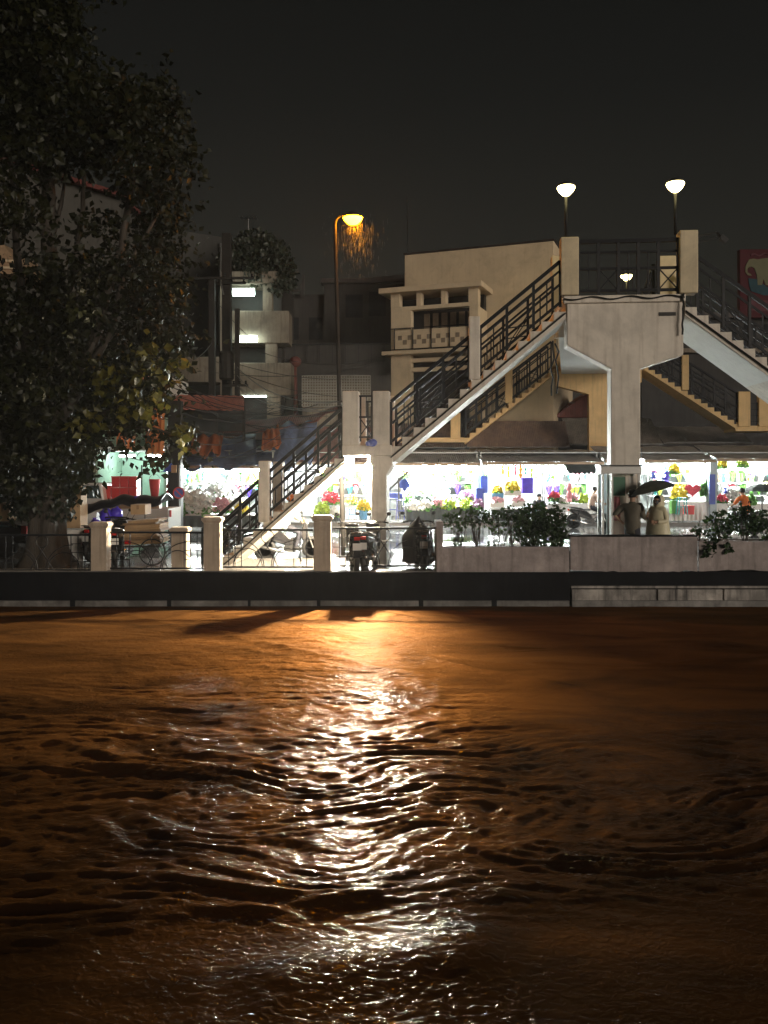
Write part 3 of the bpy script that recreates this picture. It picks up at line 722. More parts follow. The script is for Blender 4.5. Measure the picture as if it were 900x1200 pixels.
# bare bulb under the landing
bp_ = NB.w(NB.sz(435.5,547)[0]-.10, .26, NB.sz(435,547.5)[1])
lb = thing('bare_bulb', 'bare glaring bulb hanging under the stair landing', 'light bulb', bp_)
b = MB(); b.ball(bp_, .085, 12, 8); b.build('bulb_glass', M['e_bulb'], lb, smooth=True)
b = MB(); b.tube([bp_+V((0,0,.08)), bp_+V((0,0,.2))], .03, 8); b.build('socket', M['rubber'], lb)
b = MB(); b.tube([bp_+V((0,0,.2)), V((bp_.x,bp_.y,zl-.25))], .008, 5); b.build('cord', M['wire'], lb)
# blue cloth knotted on landing rail
c_ = NB.p(437, 519, -.09); b = MB(); b.ball(c_, .1, 8, 6, (1.1,.6,.9)); b.ball(c_+V((-.1,.0,-.02)), .06, 8, 6); tag(b.build('blue_bag', M['blue'], smooth=True), 'small blue bag tied at the edge of the stair landing', 'bag')

# ------------------------------------------------------------------ the big tree
def leaves_mesh(name, pts, size, matr, parent, rs, droop=.5, scale_jit=.35):
    """one folded leaf (4 triangles) at every point"""
    n = len(pts); pts = np.asarray(pts)
    ang = rs.rand(n)*2*np.pi; el = -droop+rs.randn(n)*.55
    d = np.stack([np.cos(ang)*np.cos(el), np.sin(ang)*np.cos(el), np.sin(el)], -1)
    rnd = rs.randn(n,3); sd = np.cross(d, rnd); sd /= np.linalg.norm(sd,axis=1)[:,None]+1e-9
    nn = np.cross(d, sd)
    L_ = size*(1+scale_jit*rs.randn(n))[:,None].clip(.4,1.8); w_ = L_*.38
    base = pts; tip = pts+d*L_; mid = pts+d*L_*.55+nn*L_*.03
    l = pts+d*L_*.38+sd*w_+nn*L_*.1; r = pts+d*L_*.38-sd*w_+nn*L_*.1
    vs = np.stack([base,l,mid,r,tip],1).reshape(-1,3)
    o = np.arange(n)[:,None]*5
    fs = np.concatenate([o+np.array([[0,1,2]]),o+np.array([[0,2,3]]),o+np.array([[1,4,2]]),o+np.array([[2,4,3]])],0)
    off = worldloc(parent) if parent is not None else V((0,0,0))
    vs = vs-np.array(off)
    me = bpy.data.meshes.new(name); me.from_pydata(vs.tolist(), [], fs.tolist()); me.materials.append(matr)
    o_ = bpy.data.objects.new(name, me); COL.objects.link(o_)
    if parent is not None: o_.parent = parent
    return o_
rs = np.random.RandomState(11)
TY = 19.3
tree = thing('fig_tree', 'huge dark leafy tree with a vine wrapped trunk standing behind the river fence', 'tree', (GX(52,TY), TY, 0))
CL = [(20,20,60),(70,25,38),(60,85,58),(112,110,44),(0,110,60),(150,125,42),(188,112,30),(205,160,27),(150,172,42),(206,192,22),(100,165,40),(40,170,45),(172,212,30),
 (130,262,16),(202,238,22),(182,262,30),(204,288,20),(168,302,34),(208,330,18),(186,342,32),(122,312,28),(100,255,13),(18,240,34),(48,310,26),(92,345,40),(142,362,46),(190,388,26),(206,398,14),(34,385,48),(84,402,46),
 (122,432,40),(165,428,30),(192,440,15),(20,450,46),(62,470,42),(108,480,38),(146,468,30),(184,455,15),(146,500,17),(20,520,40),(70,530,36),(98,518,20),(55,572,30),(18,566,26),(86,556,18),(216,514,11),(200,508,9),(178,540,7),(-40,60,70),(-50,190,60),(-45,330,50),(-50,450,60),(100,300,14),(60,350,26),(15,345,22),(-10,-40,70),(60,-40,50),(204,424,8),(172,492,9),(222,500,6)]
pts = []
for (px,py,r) in CL:
    nt_ = int(r*r*.074)+5
    cy = TY+rs.uniform(-1.2,1.2)
    for _ in range(nt_):
        a = rs.randn(3); a /= np.linalg.norm(a)+1e-9; rr = r*(.35+.65*rs.rand()**.5)
        Yp = cy+a[1]*min(2.0, .035*r+.3)
        c0 = np.array(P(px+a[0]*rr, py+a[2]*rr*.95, Yp))
        k = rs.randint(4,9)
        tw = rs.randn(3)*np.array([.12,.12,.09]); tw[2] -= .08
        for j in range(k): pts.append(c0+tw*j*.6+rs.randn(3)*.05)
crown = leaves_mesh('crown', pts, .145, M['leaf'], tree, rs)
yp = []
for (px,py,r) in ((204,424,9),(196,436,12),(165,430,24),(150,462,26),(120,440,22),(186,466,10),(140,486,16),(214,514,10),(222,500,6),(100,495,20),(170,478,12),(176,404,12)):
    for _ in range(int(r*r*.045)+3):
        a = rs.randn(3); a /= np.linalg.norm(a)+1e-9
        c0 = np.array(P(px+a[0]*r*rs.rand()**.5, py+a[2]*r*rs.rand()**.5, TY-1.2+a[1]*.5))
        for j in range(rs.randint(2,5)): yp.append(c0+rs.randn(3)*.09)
leaves_mesh('lamplit_leaves', yp, .19, M['lampleaf'], tree, rs)  # lower right clumps, painted lighter where the lamp shines on them
def TP(px, py, dy=0): return P(px, py, TY+dy)
def limb(pts_, r, name='limb'):
    # wavy tapered limb
    b = MB(); out = []; rr = []
    pts_ = [V(p) for p in pts_]
    for i in range(len(pts_)-1):
        for k in range(5):
            t = k/5; p = pts_[i].lerp(pts_[i+1], t)+V((R.uniform(-1,1),R.uniform(-1,1),R.uniform(-1,1)))*r[0]*.12
            out.append(p); rr.append(r[0]+(r[1]-r[0])*((i+t)/(len(pts_)-1)))
    out.append(pts_[-1]); rr.append(r[1])
    b.tube(out, rr, 9); return b.build(name, M['bark'], tree, smooth=True)
# trunk with flutes and root flare
b = MB(); n = 34; rings = []; vs = []; fs = []
zs = [0.0,.12,.35,.7,1.1,1.6,2.1,2.6]; 
for iz, z in enumerate(zs):
    for k in range(n):
        a = 2*math.pi*k/n
        fl_ = .10*math.sin(a*5+z*.4)+.05*math.sin(a*9+1+z*.8)+.03*math.sin(a*14+2)
        r = (.36+.30*math.exp(-z*3.2)+.02*z)*(1+fl_*1.1)
        vs.append((GX(54,TY)+r*math.cos(a)+.02*z, TY+r*math.sin(a), z))
for i in range(len(zs)-1):
    for k in range(n):
        k2 = (k+1) % n; fs.append((i*n+k,i*n+k2,(i+1)*n+k2,(i+1)*n+k))
b.add(vs, fs); b.build('trunk', M['bark'], tree, smooth=True)
limb([TP(52,560),TP(45,470,.2),TP(58,390,.3),TP(58,250,.4),TP(52,120,.6),TP(40,20,.6)], (.30,.07))
limb([TP(60,565),TP(70,490,-.4),TP(100,440,-.5),TP(122,350,-.4),TP(142,290,-.3),TP(160,190,0)], (.22,.05))
limb([TP(100,440,-.5),TP(128,395,-.7),TP(145,320,-.5),TP(185,250,-.3)], (.10,.03))
limb([TP(60,540),TP(110,495,-.8),TP(165,455,-1),TP(205,425,-1)], (.13,.025))
limb([TP(75,480,-.3),TP(95,430,-.9),TP(110,400,-1)], (.12,.05))
limb([TP(45,560),TP(22,480,.3),TP(32,400,.4),TP(20,300,.3),TP(10,150,.3)], (.2,.05))
limb([TP(58,390,.3),TP(85,330,.1),TP(97,245,0),TP(100,150,.2)], (.10,.03))
limb([TP(45,470),TP(35,430,-.6),TP(10,400,-.6)], (.09,.03))
limb([TP(58,290,.3),TP(72,240,.3),TP(78,190,.3)], (.07,.02))
limb([TP(100,500,-.8),TP(140,500,-1.1),TP(180,502,-1.2),TP(214,512,-1.2)], (.05,.012))
# vine leaves that wrap the upper trunk
vp = []
for _ in range(1500):
    a = rs.rand()*2*np.pi; z = 1.05+rs.rand()*1.9; r = .46+rs.rand()*.16+.1*(z-1)
    vp.append((GX(54,TY)+r*math.cos(a), TY+r*math.sin(a), z))
leaves_mesh('vine', vp, .11, M['vine'], tree, rs, .9)

# ------------------------------------------------------------------ shrubs in the planters
def shrub(label, loc, clumps, size, dens, name='shrub', stems=12, matr='shrub'):
    t = thing(name, label, 'shrub', loc)
    p = []
    b = MB()
    for (c, r, sq) in clumps:
        c = V(c)
        for _ in range(int(dens*r*r*r*800)+20):
            a = rs.randn(3); a /= np.linalg.norm(a)+1e-9; rr = r*(.3+.7*rs.rand()**.6)
            p.append((c.x+a[0]*rr*sq, c.y+a[1]*rr*.8, c.z+a[2]*rr))
        for k in range(max(2, int(stems*r*1.5))):
            e = c+V((R.uniform(-1,1)*r*sq*.7, R.uniform(-.5,.5)*r, R.uniform(-.2,.8)*r)); s = V((min(max(c.x+R.uniform(-.3,.3)*r, -50), 50), loc[1], loc[2]-.01))
            b.tube([s, (s+e)/2+V((R.uniform(-.06,.06),0,.03)), e], [.012,.009,.004], 5)
    xs_ = [V(c).x for c, r, q in clumps]; b.bar((min(xs_)-.1, loc[1], loc[2]-.01), (max(xs_)+.1, loc[1], loc[2]-.01), .05)
    b.build('stems', M['bark'], t)
    leaves_mesh('foliage', p, size, M[matr], t, rs, .2)
SY = PY+.38
def sp(px, py, dy=0): return P(px, py, SY+dy)
shrub('sparse low hedge with bare stems at the left end of the planter', (GX(560,SY),SY,GZ(648,SY)), [(sp(535,610),.26,1.2),(sp(560,606),.24,1.2),(sp(585,610),.26,1.2),(sp(537,635),.15,1.3),(sp(578,640),.14,1.5),(sp(600,602),.2,1)], .075, 11, stems=26)
shrub('dense dark bush overhanging the right end of the planter', (GX(633,SY),SY,GZ(648,SY)), [(sp(622,608),.36,1.0),(sp(648,612),.35,1.0),(sp(633,630,-.1),.36,1.05),(sp(655,625,-.1),.24,.8),(sp(612,620),.28,.9),(sp(650,596),.16,1)], .075, 15, stems=8)
shrub('leafy shrub spilling over the planter on the right edge', (GX(868,SY),SY,GZ(640,SY)), [(sp(845,612),.3,1.0),(sp(872,610),.33,1.1),(sp(900,615),.36,1.1),(sp(838,628,-.2),.22,1.0),(sp(830,646,-.46),.15,.9),(sp(834,634,-.4),.15,.9),(sp(852,638,-.36),.16,1.1),(sp(820,622),.14,1.2),(sp(876,602),.2,1),(sp(925,612),.4,1.1)], .09, 8, stems=10)

# ------------------------------------------------------------------ skin-modifier figures
def skin_geo(verts, edges, radii, root=0, sub=1):
    me = bpy.data.meshes.new('tmp'); me.from_pydata(verts, edges, [])
    o = bpy.data.objects.new('tmp', me); COL.objects.link(o)
    o.modifiers.new('S', 'SKIN')
    for i, r in enumerate(radii):
        sv = me.skin_vertices[0].data[i]; r = r if isinstance(r, tuple) else (r, r); sv.radius = r; sv.use_root = (i == root)
    if sub: m = o.modifiers.new('U', 'SUBSURF'); m.levels = sub; m.render_levels = sub
    dg = bpy.context.evaluated_depsgraph_get(); dg.update(); ev = o.evaluated_get(dg); em = ev.to_mesh()
    vs = [tuple(v.co) for v in em.vertices]; fs = [tuple(p.vertices) for p in em.polygons]
    ev.to_mesh_clear(); bpy.data.objects.remove(o); bpy.data.meshes.remove(me)
    return vs, fs
STAND = dict(pel=(0,0,.95), belly=(0,0,1.1), chest=(.0,0,1.3), nb=(0,0,1.45), neck=(.01,0,1.52), head=(.03,0,1.6), crown=(.01,0,1.69), chin=(.075,0,1.555),
    shL=(0,.16,1.41), elL=(-.02,.22,1.13), wrL=(.06,.22,.89), haL=(.08,.22,.82),
    shR=(0,-.16,1.41), elR=(-.02,-.22,1.13), wrR=(.06,-.22,.89), haR=(.08,-.22,.82),
    hiL=(0,.09,.9), knL=(.03,.1,.5), anL=(-.01,.1,.08), toL=(.15,.12,.04),
    hiR=(0,-.09,.9), knR=(.03,-.1,.5), anR=(-.01,-.1,.08), toR=(.15,-.12,.04))
RAD = dict(pel=(.15,.12), belly=(.14,.11), chest=(.165,.115), nb=(.075,.07), neck=(.05,.05), head=(.078,.085), crown=(.072,.078), chin=(.045,.04),
    sh=.062, el=.042, wr=.028, ha=(.042,.022), hi=.088, kn=.058, an=.038, to=.035)
EDG = [('pel','belly'),('belly','chest'),('chest','nb'),('nb','neck'),('neck','head'),('head','crown'),('head','chin')]
for s_ in 'LR': EDG += [('chest','sh'+s_),('sh'+s_,'el'+s_),('el'+s_,'wr'+s_),('wr'+s_,'ha'+s_),('pel','hi'+s_),('hi'+s_,'kn'+s_),('kn'+s_,'an'+s_),('an'+s_,'to'+s_)]
def rad(k, add=0, mul=1):
    r = RAD.get(k) or RAD[k[:2]]
    r = r if isinstance(r, tuple) else (r, r)
    return (r[0]*mul+add, r[1]*mul+add)
def person(label, loc, rz, pose={}, shirt='shirt_grey', legs='trousers', hair=True, sleeve=1.0, extra=None, group=None, hood=None):
    J = dict(STAND); J.update(pose)
    t = thing('person', label, 'person', loc, group); t.rotation_euler = (0,0,rz)
    keys = list(J); vs, fs = skin_geo([J[k] for k in keys], [(keys.index(a), keys.index(b_)) for a, b_ in EDG], [rad(k) for k in keys], keys.index('pel'))
    b = MB(); b.add(vs, fs)
    for s_ in 'LR':   # five fingers, unequal and curled, growing out of each palm
        h = V(J['ha'+s_]); w_ = V(J['wr'+s_]); d = (h-w_).normalized(); sd = d.cross(V((0,1,0) if abs(d.y) < .8 else (1,0,0))).normalized(); nn = d.cross(sd)
        for k, (off, ln) in enumerate(((-.03,.062),(-.011,.075),(.010,.07),(.029,.055))):
            p0 = h+sd*off; p1 = p0+d*ln*.6; p2 = p1+d*ln*.35+nn*ln*.45
            b.tube([p0, p1, p2], [.011,.010,.007], 6)
        p0 = h-d*.03-sd*.03; b.tube([p0, p0-sd*.03+d*.025, p0-sd*.035+d*.055], [.012,.010,.008], 6)
    hd = V(J['head']); ch = V(J['chin']); fwd = (ch-hd); fwd.z = 0; fwd.normalize(); sdv = V((-fwd.y,fwd.x,0))
    b.prism([hd+fwd*.07+sdv*.012+V((0,0,.01)), hd+fwd*.07-sdv*.012+V((0,0,.01)), hd+fwd*.108+V((0,0,-.028))], V((0,0,-.03)))   # nose
    for s in (1,-1): b.ball(hd+sdv*s*.083+V((0,0,-.005)), .028, 8, 6, (.6,.6,1.1))
    b.build('body', M['skin'], t, smooth=True, local=True)
    eyes = MB()
    for s in (1,-1): eyes.ball(hd+fwd*.082+sdv*s*.032+V((0,0,.012)), .012, 8, 6)
    eyes.build('eyes', M['hair'], t, local=True)
    # garments: the body's own surface, region by region, pushed out a little
    me_ = bpy.data.meshes.new('tmp'); me_.from_pydata(vs, [], fs); bm_ = bmesh.new(); bm_.from_mesh(me_); bmesh.ops.recalc_face_normals(bm_, faces=bm_.faces); bm_.normal_update()
    nv = [v_.normal.copy() for v_ in bm_.verts]; bm_.free(); bpy.data.meshes.remove(me_); sgn = 1
    def near(pnt):
        best = None
        for a, b_ in EDG:
            A, B = V(J[a]), V(J[b_]); t_ = max(0, min(1, (pnt-A).dot(B-A)/((B-A).length_squared+1e-9))); d_ = (pnt-A-(B-A)*t_).length-(rad(a)[0]*(1-t_)+rad(b_)[0]*t_)
            if best is None or d_ < best[0]: best = (d_, a, b_, t_)
        return best[1:]
    def garment(name, test, off, m):
        keep = [f for f in fs if test(*near(sum((V(vs[k]) for k in f), V((0,0,0)))/len(f)))]
        used = sorted({k for f in keep for k in f}); ix = {k: i_ for i_, k in enumerate(used)}
        m_ = MB(); m_.add([V(vs[k])+nv[k]*sgn*off for k in used], [tuple(ix[k] for k in f) for f in keep])
        if keep: m_.build(name, M[m], t, smooth=True, local=True, solid=.004)
    if shirt:
        def ts(a, b_, u):
            if (a, b_) in (('pel','belly'),('belly','chest')) or a == 'chest' and b_[:2] == 'sh' or (a, b_) == ('chest','nb'): return True
            if a[:2] == 'sh': return True
            if a[:2] == 'el' and b_[:2] == 'wr': return sleeve > 1 and u < .9
            return a == 'pel' and b_[:2] == 'hi' and u < .5
        garment('shirt', ts, .020, shirt)
    if legs:
        garment('trousers', lambda a, b_, u: (a == 'pel' and b_[:2] == 'hi') or a[:2] == 'hi' or (a[:2] == 'kn' and u < .93) or ((a, b_) == ('pel','belly') and u < .3), .013, legs)
        m_ = MB()
        for s_ in 'LR':
            a_ = V(J['an'+s_]); q_ = V(J['to'+s_]); m_.tube([a_+(a_-q_)*.35+V((0,0,-.03)), a_, q_, q_+(q_-a_)*.3], [.035,.052,.045,.02], 8)
        m_.build('shoes', M['rubber'], t, smooth=True, local=True)
    if hair:
        m_ = MB(); c_ = V(J['crown'])*.55+hd*.45 - fwd*.018+V((0,0,.012))
        m_.ball(c_, .105, 14, 9, (.98,.92,.95)); 
        o_ = m_.build('hair', M['hair'], t, smooth=True, local=True)
    return t, J, fwd
# man behind the parapet, hand on hip, turned to the woman
man, _, _ = person('man in a grey shirt with a hand on his hip, standing under the umbrella edge', (GX(741,17.98), 17.98, 0), math.radians(20),
    pose=dict(elL=(-.10,.36,1.2), wrL=(-.02,.19,1.02), haL=(.03,.13,1.0), elR=(.14,-.2,1.15), wrR=(.32,-.1,1.18), haR=(.38,-.08,1.2), crown=(.02,0,1.70), shL=(-.02,.19,1.40)), shirt='shirt_grey')
man.rotation_euler = (0,0,math.radians(52)); man.scale = (1.0,1.0,.985)
# woman in a hooded raincoat holding an umbrella
wom, J_, fw_ = person('woman in a cream hooded raincoat and dark mask holding a dark umbrella', (GX(771,17.98), 17.98, 0), math.radians(222),
    pose=dict(elR=(.02,-.26,1.16), wrR=(.18,-.16,1.22), haR=(.2,-.13,1.28), elL=(.05,.25,1.15), wrL=(.24,.1,1.13), haL=(.29,.06,1.14)), shirt='raincoat', legs='trousers', sleeve=2, hair=False)
wom.scale = (.93,.93,.93)
m_ = MB(); m_.lathe((0,0,0), [(.30,.62),(.285,.8),(.26,1.0),(.235,1.2),(.2,1.36),(.1,1.46)], 22, sx=.75, sy=1.05); m_.build('raincoat', M['raincoat'], wom, smooth=True, local=True)
m_ = MB(); vs=[]; fs=[]
for i in range(9):
    a = math.radians(-28+ i*26)      # hood: arcs from brow over the crown to the nape
    for k in range(11):
        bb = math.radians(-95+190*k/10)
        vs.append((.005+.125*math.cos(a)*math.cos(bb*.9)*-1+.02, .118*math.sin(bb), 1.61+.135*math.sin(a)*math.cos(bb*.55)+.0))
for i in range(8):
    for k in range(10): fs.append((i*11+k,i*11+k+1,(i+1)*11+k+1,(i+1)*11+k))
m_.lathe((-.048,0,1.61),[(.1,-.17),(.122,-.1),(.128,-.02),(.118,.06),(.08,.115),(.0001,.135)],16); m_.build('hood', M['raincoat'], wom, smooth=True, local=True)
m_ = MB(); m_.ball((.078,0,1.572), .058, 10, 8, (.75,1.1,1.0)); m_.build('face_mask', M['mask'], wom, smooth=True, local=True)
m_ = MB(); m_.ball((.0,0,1.62), .112, 12, 8, (.95,.92,1.0)); m_.build('hair', M['hair'], wom, smooth=True, local=True)
m_ = MB(); m_.ball((.07,0,1.632), .055, 10, 8, (.8,1.2,.75)); m_.build('face', M['skin'], wom, smooth=True, local=True)
# umbrella in her hand
hx = wom.matrix_basis
hand = Matrix.Rotation(math.radians(222),4,'Z') @ V((.2,-.13,1.28)); hand = V((GX(771,17.98),17.98,0))+hand*.93
um = thing('umbrella', 'dark grey green umbrella tilted over the man and the woman', 'umbrella', hand)
apex = P(762,563.5,17.9); 
axis = (apex-P(769,590,17.9)).normalized()
b = MB(); vs=[]; n=16; prof=[(0,0),(.12,-.02),(.25,-.065),(.36,-.125),(.455,-.2)]
q_ = ZUP.rotation_difference(axis)
for i,(r,z) in enumerate(prof):
    for k in range(n):
        a = 2*math.pi*k/n; rr = r*(1 if k%2==0 else .965); zz = z-(.012 if (k%2 and i==4) else 0)+(.02 if (k%2 and i==4) else 0)
        vs.append(apex+q_@V((rr*math.cos(a)*1.05, rr*math.sin(a)*1.05, zz)))
fs = [(i*n+k,i*n+(k+1)%n,(i+1)*n+(k+1)%n,(i+1)*n+k) for i in range(4) for k in range(n)]
b.add(vs,fs); b.build('canopy', M['umbrella'], um, solid=.004)
b = MB(); b.tube([apex+axis*.05, apex-axis*.25, hand-V((0,0,.06))], .009, 6); b.build('shaft', M['darkmetal'], um)
b = MB()
for k in range(8):
    a = 2*math.pi*k/8; e = apex+q_@V((.46*math.cos(a),.46*math.sin(a),-.205)); b.tube([apex-axis*.012, apex+q_@V((.25*math.cos(a),.25*math.sin(a),-.08)), e], .004, 4)
b.build('ribs', M['darkmetal'], um)
b = MB(); b.tube([hand-V((0,0,.12)), hand-V((0,0,.02)), hand+V((0,0,.03))], .014, 8); b.build('handle', M['rubber'], um)

# ------------------------------------------------------------------ glass kiosk in front of the pier
KX0, KX1, KY0, KY1 = GX(705.5,18.12), GX(750,18.12), 18.12, 18.5
ki = thing('kiosk', 'narrow aluminium framed glass kiosk at the foot of the bridge pier', 'kiosk', ((KX0+KX1)/2, 18.3, 0))
zt_ = GZ(546.5,18.12)
b = MB(); b.box(KX0-.03,KY0-.03,zt_-.16,KX1+.03,KY1+.02,zt_); b.build('roof_box', M['alu'], ki, bevel=.01)
b = MB(); b.box(KX0-.05,KY0-.05,zt_+.003,KX1+.05,KY1+.03,zt_+.03); b.build('roof_lid', M['darkmetal'], ki)
for x in (KX0+.02, GX(717.5,18.12), KX1-.02):
    for y in (KY0+.02, KY1-.02):
        b = MB(); b.box(x-.02,y-.02,.01,x+.02,y+.02,zt_-.163); b.build('frame_post', M['alu'], ki)
b = MB(); b.box(KX0+.045,KY0+.015,.35,GX(717.5,18.12)-.025,KY0+.021,zt_-.18); b.build('glass_pane', M['glass'], ki)
b = MB(); b.box(KX0+.015,KY0+.045,.35,KX0+.021,KY1-.045,zt_-.18); b.build('glass_pane', M['glass'], ki)
b = MB(); b.box(KX0+.01,KY0+.01,.25,KX1-.01,KY1-.01,.33); b.build('shelf', M['alu'], ki)
b = MB(); b.box(KX0+.05,KY0+.04,.02,KX1-.05,KY1-.04,.24); b.build('base_cabinet', M['darkskirt'], ki)
b = MB(); b.box(GX(719.5,18.2),18.28,GZ(581,18.2),GX(734,18.2),18.3,GZ(559,18.2)); b.build('green_board', M['greenboard'], ki)
b = MB(); b.box(GX(735,18.2),18.28,GZ(600,18.2),GX(747,18.2),18.3,GZ(558,18.2)); b.build('side_board', M['paint'], ki)
b = MB(); b.box(GX(738,18.2),18.272,GZ(566,18.2),GX(743,18.2),18.278,GZ(559.5,18.2)); b.build('notice_paper', M['paper'], ki)
b = MB(); b.grid(lambda u,v: V((GX(720+u*7,18.22), 18.24+.03*math.sin(u*9+v*2), GZ(582+v*28,18.22))), 10, 8); b.build('hanging_cloth', M['pinkcloth'], ki, smooth=True, solid=.01)

# ------------------------------------------------------------------ buildings behind
def px_box(b, px0, py0, px1, py1, Y, depth, toground=False):
    z1 = GZ(py0,Y); z0 = .03 if toground else GZ(py1,Y)
    return b.box(GX(px0,Y), Y, z0, GX(px1,Y), Y+depth, z1)
# left house behind the tree
Y=44.0
ho = thing('house', 'dim grey house with a sloping red eave showing through the tree crown', 'house', (GX(90,Y),Y,0))
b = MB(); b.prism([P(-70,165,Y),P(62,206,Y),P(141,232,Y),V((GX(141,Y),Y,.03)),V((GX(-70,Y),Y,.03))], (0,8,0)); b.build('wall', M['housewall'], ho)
b = MB(); b.prism([P(-75,156,Y-.5),P(62,200,Y-.5),P(145,226,Y-.5),P(145,231,Y-.5),P(62,206,Y-.5),P(-75,163,Y-.5)], (0,9,0)); b.build('roof', M['eave'], ho)
for (a,c,d,e) in ((58,338,74,372),(100,420,118,450),(20,345,36,372)):
    b = MB(); px_box(b,a,c,d,e,Y-.04,.035); w_ = b.build('window', M['curtain'], ho); b = MB(); px_box(b,a-1.5,c-2,d+1.5,c,Y-.08,.07); b.build('frame', M['peachdark'], w_)
Y=41.0
h2 = thing('house', 'timber balcony house at the left edge with an orange lit eave', 'house', (GX(0,Y),Y,0))
b = MB(); px_box(b,-90,330,24,600,Y,5,True); b.build('wall', M['housewall'], h2)
b = MB(); b.prism([P(-90,283,Y-1),P(3,285,Y-1),P(27,316,Y-1),P(27,321,Y-1),P(-90,321,Y-1)], (0,6.5,0)); b.build('roof', M['plank'], h2)
for py in (303,311): 
    b = MB(); b.bar(P(-90,py,Y-1.05),P(18,py+3,Y-1.05),.1); b.build('fascia', M['peachdark'], h2)
# grey slab building
Y=47.0
g1 = thing('building', 'tall dim grey building with a blank side wall behind the power poles', 'building', (GX(210,Y),Y,0))
b = MB(); b.prism([P(120,262,Y),P(195,268,Y),P(262,278,Y),V((GX(262,Y),Y,.03)),V((GX(120,Y),Y,.03))], (0,8,0)); b.build('wall', M['greywall'], g1)
b = MB(); b.tube([P(258,285,Y-.1),P(259,330,Y-.1),P(258,420,Y-.1)],.09,6); b.build('downpipe', M['metal'], g1)
# balcony building
Y=43.0
g2 = thing('building', 'concrete balcony building with tube lights and a bush growing over its roof', 'building', (GX(300,Y),Y,0))
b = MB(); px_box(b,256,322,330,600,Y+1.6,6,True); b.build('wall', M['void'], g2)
for (a,c,d,e) in ((266,364,338.5,402),(266,425,341,463)):
    b = MB(); px_box(b,a,c,d,e,Y,1.55); b.build('balcony', M['concrete'], g2, bevel=.04)
b = MB(); px_box(b,150,418,266,448,Y,1.5); b.build('balcony', M['concrete'], g2, bevel=.04)
b = MB(); px_box(b,258,318,325,332,Y-.1,2.2); b.build('roof', M['concrete'], g2)
for (a,c,d,e) in ((308,332,319,364),(311,402,324,425),(313,463,328,492),(258,332,266,600)):
    b = MB(); px_box(b,a,c,d,e,Y+.1,.5); b.build('column', M['concrete'], g2)
for k in range(26):
    pass
b = MB(); px_box(b,268,468,312,500,Y+1.2,.1); b.build('shutter', M['darkroof'], g2)
p=[]
for (c,r) in ((P(285,300,Y+1),1.1),(P(300,296,Y+1.3),1.3),(P(318,305,Y+1),1.2),(P(332,320,Y+.5),.75),(P(272,305,Y+.8),.8),(P(325,332,Y+.3),.6),(P(338,330,Y+.5),.45),(P(300,318,Y+.2),.7)):
    for _ in range(int(650*r*r)):
        a = rs.randn(3); a/=np.linalg.norm(a)+1e-9; rr=r*(.5+.5*rs.rand()**.5); p.append((c.x+a[0]*rr,c.y+a[1]*rr,c.z+a[2]*rr))
rb = leaves_mesh('roof_bush', p, .2, M['vine'], None, rs, .9); tag(rb,'dark overgrown bush hanging over the roof of the balcony building','bush')
def tube_lamp(px0, px1, py, Y, label, group, em, r=.05, name='tube_lamp'):
    c = P((px0+px1)/2, py, Y); L_ = GX(px1,Y)-GX(px0,Y)
    t = thing(name, label, 'tube light', c, group)
    b = MB(); b.tube([c-V((L_/2,0,0)), c+V((L_/2,0,0))], r, 8); b.build('tube', M[em], t, smooth=True)
    b = MB(); b.box(c.x-L_/2-.03, c.y-.04, c.z+r+.004, c.x+L_/2+.03, c.y+.06, c.z+r+.06); b.build('fitting', M['white'], t)
tube_lamp(273,298,343,Y-.3,'greenish white tube light above the upper balcony',None,'e_green',.17)
tube_lamp(279,301,397.5,Y-.3,'greenish white tube light above the middle balcony',None,'e_green',.15)
tube_lamp(283,312,464.5,Y-.3,'thin tube light over the lowest shutter of the balcony building',None,'e_green',.035)
# dark low blocks in the middle
Y=52.0
d1 = thing('building', 'dark low building with a flat parapet behind the street lamp', 'building', (GX(400,Y),Y,0))
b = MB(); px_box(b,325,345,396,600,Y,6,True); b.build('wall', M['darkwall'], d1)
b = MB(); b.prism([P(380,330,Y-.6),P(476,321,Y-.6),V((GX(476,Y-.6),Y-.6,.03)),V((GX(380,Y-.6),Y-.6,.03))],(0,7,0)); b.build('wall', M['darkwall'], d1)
b = MB(); px_box(b,376,326,478,331,Y-.9,1); b.build('parapet', M['darkroof'], d1)
for k,(a,c,d,e) in enumerate(((405,345,425,372),(432,342,452,370),(336,372,350,398),(362,372,378,398))):
    b = MB(); px_box(b,a,c,d,e,Y-.66 if a>390 else Y-.05,.05); b.build('window', M['glassdark'], d1)
b = MB(); px_box(b,352,332,353.6,346,Y-.5,.1); px_box(b,340,340,354,341.6,Y-.5,.1); px_box(b,354,322,357,346,Y-.5,.12); b.build('chimney', M['darkwall'], d1)
Y=46.0
d2 = thing('building', 'dark lean-to with balcony rail in front of the low dark building', 'building', (GX(390,Y),Y,0))
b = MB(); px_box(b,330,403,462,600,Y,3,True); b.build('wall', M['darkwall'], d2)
b = MB(); b.bar(P(328,404,Y-.2),P(458,402,Y-.2),.06)
for k in range(9): b.bar(P(330+k*15,404,Y-.2),P(330+k*15,425,Y-.2),.04)
b.build('rail', M['iron'], d2)
b = MB(); b.tube([P(345,425,Y-.5),P(347,500,Y-.5)],.12,8); b.ball(P(346,424,Y-.5),.33,10,7,(1,1,.9)); tag(b.build('water_drum', M['eave'], smooth=True),'reddish round drum on a stand beside the lattice wall','drum')
Y=42.0
lw = thing('lattice_wall', 'pale pierced block wall to the left of the peach building', 'wall', (GX(395,Y),Y,0))
b = MB(); x0,x1,z0,z1 = GX(354,Y),GX(434,Y),GZ(476,Y),GZ(440,Y); nx_,nz_=26,11
